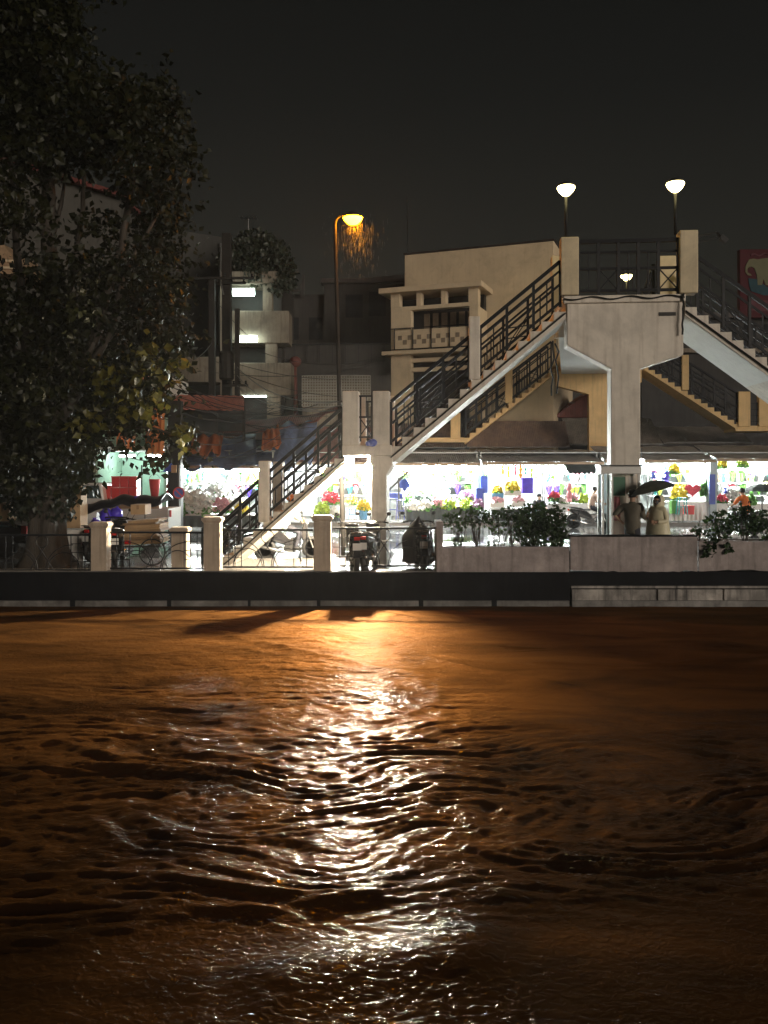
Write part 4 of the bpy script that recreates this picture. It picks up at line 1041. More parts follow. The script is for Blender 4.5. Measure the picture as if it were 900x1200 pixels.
for i in range(nx_+1): b.box(x0+(x1-x0)*i/nx_-.022,Y,z0,x0+(x1-x0)*i/nx_+.022,Y+.1,z1)
for k in range(nz_+1): b.box(x0,Y+.004,z0+(z1-z0)*k/nz_-.02,x1,Y+.096,z0+(z1-z0)*k/nz_+.02)
b.build('lattice', M['blockwall'], lw)
b = MB(); b.box(x0,Y+.13,.03,x1,Y+.3,z1); b.build('backing', M['concrete'], lw)
b = MB(); px_box(b,434,440,458,600,Y+.2,.3,True); b.build('wall', M['darkwall'], lw)
# peach building, its street face turned
PF = Frame(47.4, 21); BF = Frame(45.2, 21)
pe = thing('building', 'peach rendered building with a porch bay and blank tall wall behind the long stair', 'building', (PF.p(560,400).x,46,0))
s0,z1 = PF.sz(474,299); s1,_ = PF.sz(649,281)
b = MB(); b.fbox(PF, s0, s1, 0, 7, .03, z1); b.build('wall', M['peach'], pe, bevel=.03)
b = MB(); b.fbox(PF, s0-.05, s1+.03, -.05, 7, z1+.003, z1+.1); b.build('roof', M['darkroof'], pe)
s1b = BF.sz(560,400)[0]; s0b = BF.sz(458,400)[0]; dd = 1.95
zc0 = BF.sz(505,338)[1]
b = MB(); b.fbox(BF, BF.sz(447,340)[0], s1b+.3, -.45, dd, zc0-.16, zc0+.12); b.build('cornice', M['peachdark'], pe, bevel=.03)
zl1 = BF.sz(505,357)[1]
for a0,a1 in ((458,468),(488,493),(517,522),(549,560)):
    b = MB(); b.fbox(BF, BF.sz(a0,400)[0], BF.sz(a1,400)[0], .0, .5, zl1, zc0-.163); b.build('mullion', M['peach'], pe)
b = MB(); b.fbox(BF, s0b, s1b, .02, .45, zl1-.2, zl1-.003); b.build('lintel', M['peach'], pe)
b = MB(); b.fbox(BF, s0b, BF.sz(481,400)[0], .03, .5, .03, zl1-.203); b.build('column', M['peach'], pe)
b = MB(); b.fbox(BF, BF.sz(550,400)[0], s1b, .03, dd-.01, .03, zl1-.203); b.build('column', M['peach'], pe)
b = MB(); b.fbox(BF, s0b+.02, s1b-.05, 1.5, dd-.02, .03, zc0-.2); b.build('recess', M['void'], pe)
zb0 = BF.sz(505,408)[1]; zb1 = BF.sz(505,385)[1]
w_ = None
for k in range(6):
    sa = BF.sz(487+k*10.5,400)[0]; b = MB(); b.fbox(BF, sa, sa+.32, 1.4, 1.44, zb1-.2, zb1+1.05); b.build('curtain', M['curtain'], pe)
b = MB(); b.fbox(BF, BF.sz(463,400)[0], BF.sz(550,400)[0], -.05, .03, zb0, zb1); b.build('balcony_panel', M['peachdark'], pe, bevel=.02)
b = MB()
for k in range(14):
    sa = BF.sz(467+k*5.6,400)[0]; zz = zb0+(zb1-zb0)*(.25 if k%2 else .48); b.fbox(BF, sa, sa+.21, -.065, -.045, zz, zz+.24)
b.build('pierced_blocks', M['curtain'], pe)
b = MB()
for k in range(0,5): 
    sa = BF.sz(463+k*21.5,400)[0]; b.bar(BF.w(sa,-.09,zb0),BF.w(sa,-.09,zb1+.08),.045)
b.bar(BF.w(s0b,-.09,zb1+.08),BF.w(BF.sz(550,400)[0],-.09,zb1+.08),.05); b.bar(BF.w(s0b,-.09,zb0),BF.w(BF.sz(550,400)[0],-.09,zb0),.05); b.build('balcony_rail', M['iron'], pe)
zs_ = BF.sz(505,412)[1]
b = MB(); b.fbox(BF, BF.sz(450,400)[0], s1b+.1, -.4, dd, zs_-.12, zs_+.08); b.build('floor_slab', M['peachdark'], pe, bevel=.03)
for pyy in (421,432):
    z_=BF.sz(505,pyy)[1]; b = MB(); b.fbox(BF, BF.sz(481,400)[0]+.01, BF.sz(549,400)[0], .1, .4, z_-.1, z_+.1); b.build('louvre', M['peach'], pe)
b = MB(); b.tube([PF.p(476,300,.3),PF.p(475,232,.3)],.035,6); tag(b.build('antenna_mast',M['darkmetal']),'thin mast standing on the left corner of the peach building','mast')
b = MB(); c_=P(291,256,50); b.tube([V((c_.x,50,GZ(285,50))),c_],.03,5); b.bar(c_+V((-.5,0,.05)),c_+V((.5,0,-.05)),.04)
for k in range(6): b.bar(c_+V((-.5+k*.2,-.35,.03)),c_+V((-.5+k*.2,.35,.03)),.02)
tag(b.build('tv_antenna',M['darkmetal']),'faint television antenna above the dim grey building','antenna')
# dark roofs and long dark block behind the market
Y=50.0
dk = thing('building', 'long dark shop block behind the market roofs and the right stairs', 'building', (GX(760,Y),Y,0))
b = MB(); px_box(b,562,425,760,600,Y,6,True); b.build('wall', M['darkwall'], dk)
b = MB(); px_box(b,752,372,1100,600,Y-.5,7,True); b.build('wall', M['darkwall'], dk)
b = MB(); px_box(b,745,366,1100,372,Y-1.1,7.8); b.build('parapet', M['darkroof'], dk)
b = MB(); px_box(b,752,408,1100,413,Y-.9,.38); b.build('fascia', M['concrete'], dk)
for k in range(8):
    b = MB(); px_box(b,800+k*24,380,815+k*24,402,Y-.56,.05); b.build('window', M['glassdark'], dk)
Y=45.0
gb = thing('roof_gable', 'small dark red gable roof between the far stair and the far pier', 'roof', (GX(680,Y),Y,GZ(490,Y)))
b = MB(); b.prism([P(648,489,Y),P(694,458,Y),P(740,489,Y)],(0,3,0)); b.build('gable', M['redroof'], gb)
b = MB(); px_box(b,650,489.5,738,600,Y+.3,2.5,True); b.build('wall', M['darkwall'], gb)
# billboard
Y=36.0
bb = thing('billboard', 'dark red billboard with a pale elephant, on a post at the right edge', 'billboard', (GX(900,Y),Y,0))
b = MB(); px_box(b,867,292,990,372,Y,.3); b.build('panel', M['billboard'], bb, bevel=.02)
b = MB(); b.tube([V((GX(935,Y),Y+.25,.02)),V((GX(935,Y),Y+.25,GZ(372,Y)))],.25,10); b.build('post', M['darkmetal'], bb)
E = [(875,309),(878,304),(883,303),(888,304),(893,303),(902,302),(916,304),(926,309),(930,320),(929,333),(925,334),(923,324),(919,323),(918,334),(912,334),(911,325),(904,325),(903,334),(897,334),(895,327),(893,334),(888,334),(887,322),(884,314),(880,312),(878,316),(879,312),(876,315),(876,319),(880,321),(881,323),(876,322.5),(873.5,319),(873.5,313)]
b = MB(); b.prism([P(x,y,Y-.03) for x,y in E],(0,.028,0)); b.build('elephant_emblem', M['elephant'], bb)
b = MB(); b.prism([P(877,326,Y-.025),P(886,327,Y-.025),P(900,337,Y-.025),P(925,336,Y-.025),P(925,345,Y-.025),P(895,346,Y-.025),P(880,341,Y-.025),P(878,334,Y-.025)],(0,.022,0)); b.build('blue_flourish', M['billblue'], bb)
b = MB(); b.tube([P(880+i*2.2,299-1.2*math.sin(i*1.1)-i*.12,Y-.02) for i in range(10)],.035,5); b.build('top_lettering', M['billpink'], bb)
b = MB(); px_box(b,880,352,925,364,Y-.02,.018); b.build('lower_band', M['billpink'], bb)

# ------------------------------------------------------------------ market stalls
def stall(px0, px1, label, Y=36.0, eave=541, ridge=(527,38.3), upper=None, low='rooflow', name='market_stall', hook=True, wall='whitewall', signs=()):
    x0, x1 = GX(px0,Y), GX(px1,Y); zr = GZ(ridge[0],ridge[1]); ze = GZ(eave,Y)
    t = thing(name, label, 'market stall', ((x0+x1)/2, Y+2, 0))
    n = 3; e = .02
    b = MB(); b.grid(lambda u,v: V((x0+e+(x1-x0-2*e)*u, Y-.35+(ridge[1]-Y+.35)*v, ze+(zr-ze)*v-.03*math.sin(v*math.pi)+.02*math.sin(u*23))), 24, 4); b.build('awning', M[low], t, solid=.03)
    b = MB(); b.box(x0+e,Y-.36,ze-.13,x1-e,Y-.31,ze-.02); b.build('fascia', M['plank'], t)
    if upper:
        (pu, Yu, pb2, Yb2, mu) = upper
        b = MB(); b.grid(lambda u,v: V((x0+e+(x1-x0-2*e)*u, Yb2+(Yu-Yb2)*v, GZ(pb2,Yb2)+(GZ(pu,Yu)-GZ(pb2,Yb2))*v+.015*math.sin(u*31))), 16, 4); b.build('roof', M[mu], t, solid=.04)
        b = MB(); b.bar((x0+e,Yb2-.02,GZ(pb2,Yb2)+.02),(x1-e,Yb2-.02,GZ(pb2,Yb2)+.02),.05,.04); b.build('gutter', M['metal'], t)
    b = MB(); b.box(x0+.03,Y+4.0,.03,x1-.03,Y+4.1,3.1); b.build('back_wall', M[wall], t)
    b = MB(); b.box(x0+.03,Y+.6,2.9,x1-.03,Y+4,2.95); b.build('ceiling', M[wall], t)
    for x in (x0+.08, x1-.08):
        b = MB(); b.box(x-.05,Y-.05,.03,x+.05,Y+.05,ze+.0); b.build('post', M['steel'], t)
        b = MB(); b.box(x-.02,Y+.6,.03,x+.02,Y+3.98,2.88); b.build('side_wall', M[wall], t)
    return t
UP = (497,43.7,525,42.4,'roof')
stall(455,563,'flower stall with a brown sheet roof just right of the landing column',upper=UP,eave=542)
stall(563.5,706,'flower stall under the far bridge pier with a rusty brown sheet roof',upper=(494,43.4,524.5,42.2,'roof'),eave=541)
stall(706.5,836,'toy and flower stall behind the umbrella with an old grey sheet roof',upper=(490,44.4,521,42.4,'roofgrey'),eave=538.5,ridge=(523,38.3))
stall(836.5,960,'flower stall at the right edge behind the rider in orange',upper=(500,44.4,519,42.4,'roofgrey'),eave=537,ridge=(522,38.3))
stall(320,454.5,'flower stall with a red roof half hidden behind the stairs',eave=541,ridge=(500,39.5),low='redroof')
stall(196,319.5,'brightly lit flower stall under sagging tarps left of the stairs',Y=33.0,eave=545,ridge=(515,36.0),low='tarpblue')
# sagging tarps over the left stalls
def tarp(label, c, m, sag=.35, name='tarpaulin', seed=0):
    (a,b1,c1,d1) = [P(*q) for q in c]
    def fn(u,v):
        p = (a*(1-u)+b1*u)*(1-v)+(d1*(1-u)+c1*u)*v
        return p+V((0,0,-sag*math.sin(u*math.pi*2.0+seed)**2*(1-v*.6)*.5+.06*math.sin(u*17+seed)+.05*math.sin(v*11+u*9)))
    b = MB(); b.grid(fn, 28, 10); return tag(b.build(name, M[m], smooth=True, solid=.01), label, 'tarpaulin')
tarp('dark blue tarp sagging over the front of the left flower stall', [(197,545,32.4),(300,543,32.4),(300,508,34.5),(205,512,34.5)], 'tarpblue', .5)
tarp('faded orange tarp patch laid over the left flower stall', [(222,532,32.0),(258,530,32.0),(262,507,33.8),(226,512,33.8)], 'tarporange', .3, seed=2)
tarp('blue tarp with a torn edge above the stair railing', [(300,545,33.2),(365,540,33.2),(372,492,35.5),(318,498,35.5)], 'tarpblue', .5, seed=1)
tarp('orange tarp corner tied beside the stair post', [(306,527,32.9),(330,521,32.9),(326,498,34),(308,505,34)], 'tarporange', .3, seed=3)
tarp('long red brown roof sheet sloping above the left stalls', [(205,520,34.8),(365,497,34.8),(400,478,38),(250,500,38)], 'redroof', .1, seed=4)
# pale green shop with orange awnings
Y=33.0
gs = thing('shop', 'pale green shop front with orange cloth awnings left of the tarps', 'shop', (GX(160,Y),Y,0))
x0,x1 = GX(112,Y),GX(195,Y)
b = MB(); b.box(x0,Y+3,.03,x1,Y+3.1,4.2); b.build('back_wall', M['mint'], gs)
for x in (x0,x1-.1):
    b = MB(); b.box(x,Y,.03,x+.1,Y+2.98,4.2); b.build('side_wall', M['mint'], gs)
b = MB(); b.box(x0-.1,Y-.2,GZ(528,Y),x1+.1,Y+3.2,GZ(523,Y)); b.build('ceiling', M['white'], gs)
b = MB(); b.box(GX(126,Y+2.9),Y+2.9,.05,GX(136,Y+2.9),Y+2.97,2.6); b.build('door', M['void'], gs)
b = MB(); b.tube([V((GX(166,Y+2),Y+2,.05)),V((GX(166,Y+2),Y+2,GZ(545,Y+2)))],.035,6); b.build('fan_pole', M['darkmetal'], gs)
b = MB(); b.box(GX(128,Y),Y+.1,GZ(470,Y),GX(200,Y),Y+3,GZ(440,Y)); b.build('upper_wall', M['soffit'], gs)
def cloth(px0,py0,px1,py1,Y,m,parent,name,d=.25):
    b = MB(); b.grid(lambda u,v: V((GX(px0+(px1-px0)*u,Y), Y-d*math.sin(v*2.2)+.07*math.sin(u*19+v*2), GZ(py0+(py1-py0)*v,Y)-.03*math.sin(u*16)*v)), 22, 10); return b.build(name, M[m], parent, smooth=True, solid=.012)
cloth(172,474,194,533,Y-.3,'orangecloth',gs,'hanging_awning')
cloth(138,505,160,528,Y-.2,'orangecloth',gs,'hanging_awning')
cloth(206,472,214.5,520,Y-.3,'awningred',gs,'hanging_awning')
b = MB(); b.prism([P(118,447,Y-1.2),P(174,441,Y-1.2),P(174,448,Y-1.2),P(118,456,Y-1.2)],(0,2.2,.2)); b.build('awning_roof', M['awningred'], gs)
Y=33.5
rs_ = thing('awning', 'long red brown corrugated awning below the power poles', 'awning', (GX(245,Y),Y,GZ(470,Y)))
b = MB(); b.grid(lambda u,v: V((GX(202+84*u,Y-1+1.6*v), Y-1+1.6*v, GZ(479-21*v+1.5*u,Y-1)+.012*math.sin(u*60))), 60, 4); b.build('sheet', M['awningred'], rs_, solid=.03)
b = MB(); px_box(b,216,478,255,510,Y+.5,.1); px_box(b,255,478,284,505,Y+.9,.1); b.build('back_panel', M['darkskirt'], rs_)
b = MB(); b.box(GX(206,Y),Y+.6,.02,GX(209,Y),Y+.75,GZ(470,Y)); b.box(GX(281,Y),Y+.6,.02,GX(284,Y),Y+.75,GZ(470,Y)); b.build('support', M['darkwall'], rs_)
# tube lights and bulbs of the market
for k,(a,c) in enumerate(((463,482),(487,506),(512,531),(537,556))): tube_lamp(a,c,549.5,36.3,'glaring white tube light in the row under the eave right of the landing column','market tube lights right of the landing column','e_tube',.045)
for k,(a,c) in enumerate(((572,592),(600,622),(630,652),(662,684))): tube_lamp(a,c,547.5,36.6,'white tube light under the eave in front of the far bridge pier','market tube lights by the far pier','e_tube',.035)
for k,(a,c) in enumerate(((758,778),(786,806),(812,832))): tube_lamp(a,c,545.5,36.6,'white tube light under the eave behind the open umbrella','market tube lights behind the umbrella','e_tube',.035)
for k,(a,c) in enumerate(((842,862),(870,890),(897,917))): tube_lamp(a,c,544.5,36.6,'white tube light over the stall behind the rider in orange','market tube lights at the right edge','e_tube',.035)
for k,(a,c) in enumerate(((330,350),(372,392),(402,422),(430,448))): tube_lamp(a,c,550,36.6,'white tube light under the red roof behind the stairs','market tube lights behind the stairs','e_tube',.035)
for k,(a,c) in enumerate(((212,232),(240,262),(272,292),(298,314))): tube_lamp(a,c,551-(k==0)*2,33.6,'white tube light under the sagging tarps','market tube lights under the tarps','e_tube',.05)
tube_lamp(140,158,534,34.5,'tube light on the ceiling of the pale green shop',None,'e_shop',.04)
tube_lamp(172,188,534,34.5,'tube light at the doorway end of the pale green shop',None,'e_shop',.04)
for px,py,Yb,lab in ((752,541,32,'bare bulb shining at the right side of the bridge pier'),):
    c_=P(px,py,Yb); t=thing('bare_bulb',lab,'light bulb',c_); b=MB(); b.ball(c_,.1,10,7); b.build('bulb_glass',M['e_stallbulb'],t,smooth=True); b=MB(); b.tube([c_+V((0,0,.09)),c_+V((0,0,.5))],.015,5); b.build('cord',M['wire'],t)
for k,px in enumerate((498,514,528,544)):
    c_=P(px,546,35.8); t=thing('bare_bulb','bare white bulb in the row of four at the eave right of the landing column','light bulb',c_,'row of four market bulbs'); b=MB(); b.ball(c_,.13,10,7); b.build('bulb_glass',M['e_stallbulb'],t,smooth=True); b=MB(); b.tube([c_+V((0,0,.12)),c_+V((0,0,.3))],.02,5); b.build('cord',M['wire'],t)

# tables
def table(px0,px1,pyt,Y,label,skirt='darkskirt',d=1.1):
    x0,x1=GX(px0,Y),GX(px1,Y); z=GZ(pyt,Y); t=thing('market_table',label,'table',((x0+x1)/2,Y,0))
    b=MB(); b.box(x0,Y,z-.04,x1,Y+d,z); b.build('tabletop',M['white'],t)
    b=MB(); b.grid(lambda u,v: V((x0+.03+(x1-x0-.06)*u, Y+.03+.03*math.sin(u*60)*v, z-.042-(z-.1)*v)), 60, 3); b.build('skirt',M[skirt],t,solid=.01)
    for x in (x0+.06,x1-.06):
        b=MB(); b.box(x-.03,Y+d-.1,.03,x+.03,Y+d-.04,z-.043); b.build('leg',M['metal'],t)
    return z
T1=table(476,561,593,35.4,'dark skirted flower table right of the landing column')
T2=table(196,300,603,31.5,'dark flower table behind the shorter fence post')
T3=table(366,400,601,35.2,'dark table of red and lime flowers under the stair soffit')
T4=table(640,704,590,35.6,'flower table behind the motorbike by the kiosk','white')
T5=table(782,832,588,35.6,'low table of toys and flowers behind the umbrella','white')
T6=table(838,935,590,35.6,'table of white flowers at the right edge','white')
T7=table(575,622,596,35.3,'table of flower boxes left of the seated vendor')
T8=table(404,434,590,36.8,'back table of bright flowers left of the landing column','white')
# flowers
def blooms(b, c, rx, ry, rz, n, s):
    for _ in range(n):
        a=rs.rand()*2*math.pi; h=rs.rand(); r=math.sqrt(1-h*h*.8)*(.5+.5*rs.rand())
        p=V((c[0]+rx*r*math.cos(a), c[1]+ry*r*math.sin(a), c[2]+rz*h*(.75+.35*rs.rand())))
        q=V((rs.randn(),rs.randn()-.6,rs.randn()*.6+.9)).normalized(); o=q.orthogonal().normalized(); w=q.cross(o); k=5; ss=s*(.7+.6*rs.rand())
        ring=[p+(o*math.cos(2*math.pi*i/k)+w*math.sin(2*math.pi*i/k))*ss+q*ss*.25 for i in range(k)]
        b.add([p-q*ss*.3]+ring+[p+q*ss*.15],[(0,i+1,(i+1)%k+1) for i in range(k)]+[(6,(i+1)%k+1,i+1) for i in range(k)])
def flowers(px, py, Y, wpx, hpx, m, label, cont=None, cat='flowers', name='flower_bunch', size=.075, n=None, ground=None):
    c=P(px,py+hpx/2,Y); rx=GX(wpx/2+450,Y); h=hpx/1000*Y
    t=thing(name,label,cat,c)
    b=MB(); blooms(b,c,rx,min(.35,rx),h,n or int(50+900*rx*h),size); b.build('blooms',M[m],t)
    b=MB(); blooms(b,(c.x,c.y,c.z-.06),rx*.9,min(.3,rx),h*.45,int(30+200*rx*h),size*1.2); b.build('leaves',M['fg'],t)
    if cont:
        kind,cm,hh=cont
        b=MB()
        if kind=='bucket': b.lathe((c.x,c.y,c.z-hh),[(rx*.55,0),(rx*.75,hh),(rx*.8,hh+.01),(rx*.72,hh)],14)
        else: b.box(c.x-rx,c.y-.25,c.z-hh,c.x+rx,c.y+.25,c.z)
        b.build(kind,M[cm],t)
    return t
flowers(225,588,31.8,50,26,'fw','wide mound of white flowers right of the no parking sign',size=.1)
flowers(252,575,33.6,40,24,'fw','white flowers piled at the back of the stall under the tarps',size=.09)
flowers(208,590,31.2,16,16,'fg','leafy green plant at the foot of the no parking sign',('bucket','darkskirt',.45),'plant','potted_plant',.09)
flowers(275,590,33.4,34,18,'fw','white flowers seen through the lower stair railing',size=.08)
flowers(300,560,34.5,16,14,'fyg','yellow green sprays hanging near the stair post in the lit stall',None,'flowers')
flowers(388,583,35.6,22,12,'fr','heap of red flowers under the stair soffit')
flowers(378,595,35.2,20,12,'fyg','lime green leaves in front of the red flower heap')
flowers(394,598,35.1,14,9,'fw','small white bunch in front of the red flower heap')
flowers(412,585,36.9,14,9,'fo','orange flowers on the back table left of the landing column')
flowers(426,592,35.0,16,10,'fy','yellow flowers in a blue bucket left of the landing column',('bucket','skyblue',.42))
flowers(560,590,35.4,12,9,'fp','purple flowers at the far right corner of the skirted table')
flowers(512,588,35.4,12,9,'fpk','pink flowers between the grey green leaves and the lime bundle')
flowers(480,584,36.3,16,8,'fg','dark green leaf bunch at the left end of the skirted table')
flowers(672,583,35.7,12,7,'fpk','pink flowers on the table just left of the motorbike rider')
flowers(684,584,35.9,13,8,'fyg','lime leaves on the table behind the motorbike rider')
flowers(846,584,35.8,12,8,'fr','red flowers at the left end of the right edge table')
flowers(880,585,35.7,14,8,'fg','green leaves on the table behind the rider in orange')
flowers(260,592,31.8,20,14,'fpk','pale pink flowers on the dark table left of the stair post')
flowers(240,598,31.7,12,8,'fg','green leaves in front of the white flower mound')
flowers(284,596,31.8,16,12,'fy','yellow flowers at the right end of the dark table')
flowers(500,573,37,54,26,'fw','large bank of white flowers glaring behind the leaf heap',size=.1)
flowers(497,585,35.9,30,9,'fgg','grey green heap of leaves on the skirted table')
flowers(492,592,35.5,40,9,'fw','low row of white flowers along the skirted table')
flowers(526,590,35.5,17,11,'fyg','lime leaf bundle on the skirted table beside the white row')
flowers(546,590,35.5,17,10,'fyg','lime leaf bundle at the right end of the skirted table')
flowers(547,580,36,22,9,'fp','purple flowers behind the lime leaf bundles')
flowers(600,570,35.8,20,10,'fy','bright yellow flowers on top of the pale boxes',('box','paper',.2))
flowers(583,574,35.9,12,8,'fy','small yellow flowers on a box left of the bright yellow heap',('box','skyblue',.2))
flowers(582,586,35.4,17,5,'fpk','pale pink flowers in the left white box',('box','paper',.22))
flowers(607,585,35.4,15,5,'fpk','pale pink flowers in the white box by the seated vendor',('box','paper',.22))
flowers(650,581,35.8,14,7,'fr','red flowers on the table behind the dense bush')
flowers(661,585,35.7,14,6,'fw','white flowers next to the red ones behind the dense bush')
flowers(796,576,36,20,15,'fy','big yellow flower bunch beside the umbrella tip')
flowers(826,572,36,12,14,'fg','green foliage bunch right of the red heart')
flowers(790,549,36.4,12,9,'fy','yellow decoration hung above the yellow bunch',None,'decoration','hanging_decoration')
flowers(847,538.5+4,36.3,10,8,'fy','yellow wreath hung at the left of the right edge stall',None,'wreath','hanging_wreath')
flowers(871,541,36.3,14,9,'fyg','green and yellow wreath hung above the rider in orange',None,'wreath','hanging_wreath')
flowers(860,580,36.2,30,14,'fw','white flower mass left of the rider in orange',size=.09)
flowers(895,570,36.6,14,8,'fy','yellow flowers at the back of the right edge stall')
flowers(912,580,36.2,30,16,'fw','white flower mass cut by the right edge',size=.09)
# red heart wreath
c_=P(812,574,35.9); hp=[]
for i in range(28):
    a=2*math.pi*i/28; hp.append(V((c_.x+.021*16*math.sin(a)**3, c_.y, c_.z+.018*(13*math.cos(a)-5*math.cos(2*a)-2*math.cos(3*a)-math.cos(4*a)))))
b=MB(); b.prism(hp,(0,.1,0)); tag(b.build('heart_wreath',M['fr'],bevel=.02),'red heart shaped wreath on the stall behind the umbrella','wreath')
# white wrapped bouquets stacked on the back racks
KINDS=[('white paper wrapped bouquet of white flowers on a stall rack','paper','fw','white bouquets on the stall racks'),('pink paper wrapped bouquet on a stall rack','fpk','fr','pink bouquets on the stall racks'),('yellow bouquet in pale paper on a stall rack','paper','fy','yellow bouquets on the stall racks'),('lime green wrapped bouquet on a stall rack','fyg','fw','lime bouquets on the stall racks'),('teal wrapped bouquet of white flowers on a stall rack','teal','fw','teal bouquets on the stall racks'),('violet wrapped bouquet on a stall rack','violet','fp','violet bouquets on the stall racks'),('loose bunch of green leaves on a stall rack','fg','fg','leaf bunches on the stall racks')]
protos=[]
for lab,pm,bm_,g in KINDS:
    pr=thing('wrapped_bouquet',lab,'bouquet',(0,0,0),g)
    b=MB(); b.lathe((0,0,0),[(.03,0),(.1,.2),(.17,.42),(.15,.4)],10); b.build('wrapper',M[pm],pr,local=True)
    b=MB(); blooms(b,(0,0,.36),.17,.17,.16,45,.06); b.build('blooms',M[bm_],pr,local=True); protos.append(pr)
fresh=[True]*len(protos)
spots=[]
for (a,c) in ((468,556),(636,700),(760,828),(842,918),(212,312),(372,432)):
    Yb=38.6 if a!=212 else 35.6
    for zrow in (1.05,1.62):
        for k in range(7):
            spots.append((GX(a+(c-a)*(k+.5)/7,Yb)+R.uniform(-.1,.1),Yb+R.uniform(-.1,.1),zrow))
    rk=thing('display_rack','white two tier display rack of bouquets '+{468:'behind the white flower bank',636:'behind the red flowers',760:'behind the yellow bunch and the heart',842:'behind the rider in orange',212:'under the tarps',372:'behind the orange flowers'}[a],'rack',(GX((a+c)/2,Yb),Yb,0))
    for zrow in (1.05,1.62):
        b=MB(); b.box(GX(a,Yb),Yb-.25,zrow-.05,GX(c,Yb),Yb+.3,zrow-.004); b.build('shelf',M['white'],rk)
    for x in (GX(a,Yb)+.04,GX(c,Yb)-.04):
        for yy in (Yb-.22,Yb+.26):
            b=MB(); b.box(x-.025,yy-.025,.03,x+.025,yy+.025,2.1); b.build('upright',M['metal'],rk)
for i,(x,y,z) in enumerate(spots):
    k=R.choice((0,0,1,2,3,4,5,6,6)) if i>=7 else i
    o=protos[k] if fresh[k] else copy_tree(protos[k]); fresh[k]=False
    o.location=(x,y,z); o.rotation_euler=(0,0,R.uniform(0,6))
# hanging goods
def hang(px,py0,py1,Y,w,m,label,cat='garland',name='hanging_garland'):
    b=MB(); z1,z0=GZ(py0,Y),GZ(py1,Y); x=GX(px,Y); n=7
    b.lathe((x,Y,z0),[(w*(.5+.5*math.sin(i*2.1+px)**2)+.01,(z1-z0)*i/n) for i in range(n+1)],8)
    b.tube([V((x,Y,z1)),V((x,Y,z1+.25))],.008,4); return tag(b.build(name,M[m]),label,cat)
hang(589,546,556,36.2,.07,'fo','orange garland hanging highest at the left of the flower boxes')
hang(596,546,560,36.2,.06,'fy','yellow garland hanging above the pale boxes')
hang(604,545,557,36.2,.05,'fr','thin red garland beside the amber one')
hang(610,545,561,36.2,.09,'fo','long amber garland next to the violet tub')
hang(616,546,556,36.2,.05,'teal','teal streamer hanging over the violet tub')
hang(623,548,560,36.2,.06,'fyg','lime streamer right of the violet tub')
hang(495,552,562,36.4,.09,'fgg','grey green bunch hung from the eave in the glaring stall')
hang(503,552,560,36.4,.06,'fy','small yellow bunch hung beside the grey green one')
hang(512,551,561,36.4,.1,'teal','dark teal bag hung under the eave of the glaring stall','bag','hanging_bag')
hang(766,552,561,36.3,.12,'blue','blue inflated toy hanging behind the umbrella','toy','hanging_toy')
hang(781,552,566,36.3,.16,'violet','violet blue toy hanging nearer the yellow bunch','toy','hanging_toy')
hang(768,570,580,36.3,.08,'teal','teal toy hanging low beside the pier bulb','toy','hanging_toy')
hang(850,571,578,36.1,.12,'blue','blue ribbon rosette left of the rider in orange','rosette','hanging_rosette')
hang(667,566,588,35,.12,'pinkcloth','pink cloth banner hanging by the motorbike rider','banner','hanging_banner')
GK=[('small orange garland in the row hung along the market eaves','fo'),('small yellow garland in the row hung along the market eaves','fy'),('small pink garland in the row hung along the market eaves','fpk'),('small teal packet in the row hung along the market eaves','teal'),('small white garland in the row hung along the market eaves','fw'),('small green sprig in the row hung along the market eaves','fg'),('small blue packet in the row hung along the market eaves','skyblue')]
gp=[]
for k,(lab,m) in enumerate(GK):
    b=MB(); w=.05+.02*(k%3); h_=.3+.07*(k%4)
    b.lathe((0,0,-h_),[(w*(.4+.6*math.sin(i*2.3+k)**2)+.008,h_*i/6) for i in range(7)],8); b.tube([V((0,0,0)),V((0,0,.12))],.006,4)
    o=b.build('hanging_garland',M[m]); tag(o,lab,'garland',lab.split(' in the row')[0]+'s under the eaves'); gp.append([o,True])
for (a,c,Yg) in ((464,560,36.9),(568,586,37.0),(628,704,36.9),(758,832,36.9),(842,930,36.9),(208,316,34.0),(370,432,36.9)):
    n_=int((c-a)/4.2)
    for k in range(n_):
        if R.random()<.25: continue
        q=gp[R.randrange(len(gp))]
        o=q[0] if q[1] else q[0].copy()
        if not q[1]: COL.objects.link(o)
        q[1]=False; o.location=(GX(a+(c-a)*(k+.5)/n_,Yg),Yg+R.uniform(-.2,.6),R.choice((2.32,2.3,2.05,1.95))+R.uniform(-.05,.05)); o.rotation_euler=(0,0,R.uniform(0,6))
# scalloped awning over the motorbike
b=MB(); x0,x1=GX(666,34.6),GX(704,34.6)
b.grid(lambda u,v: V((x0+(x1-x0)*u, 34.6+.9*(1-v), GZ(547,34.6)-.24*v-(.06*abs(math.sin(u*math.pi*7)) if v>.9 else 0)+.1*(1-v))), 56, 4); tag(b.build('scalloped_awning',M['darkskirt'],solid=.01),'grey scalloped awning above the motorbike rider','awning')
for px in (667,703):
    pass
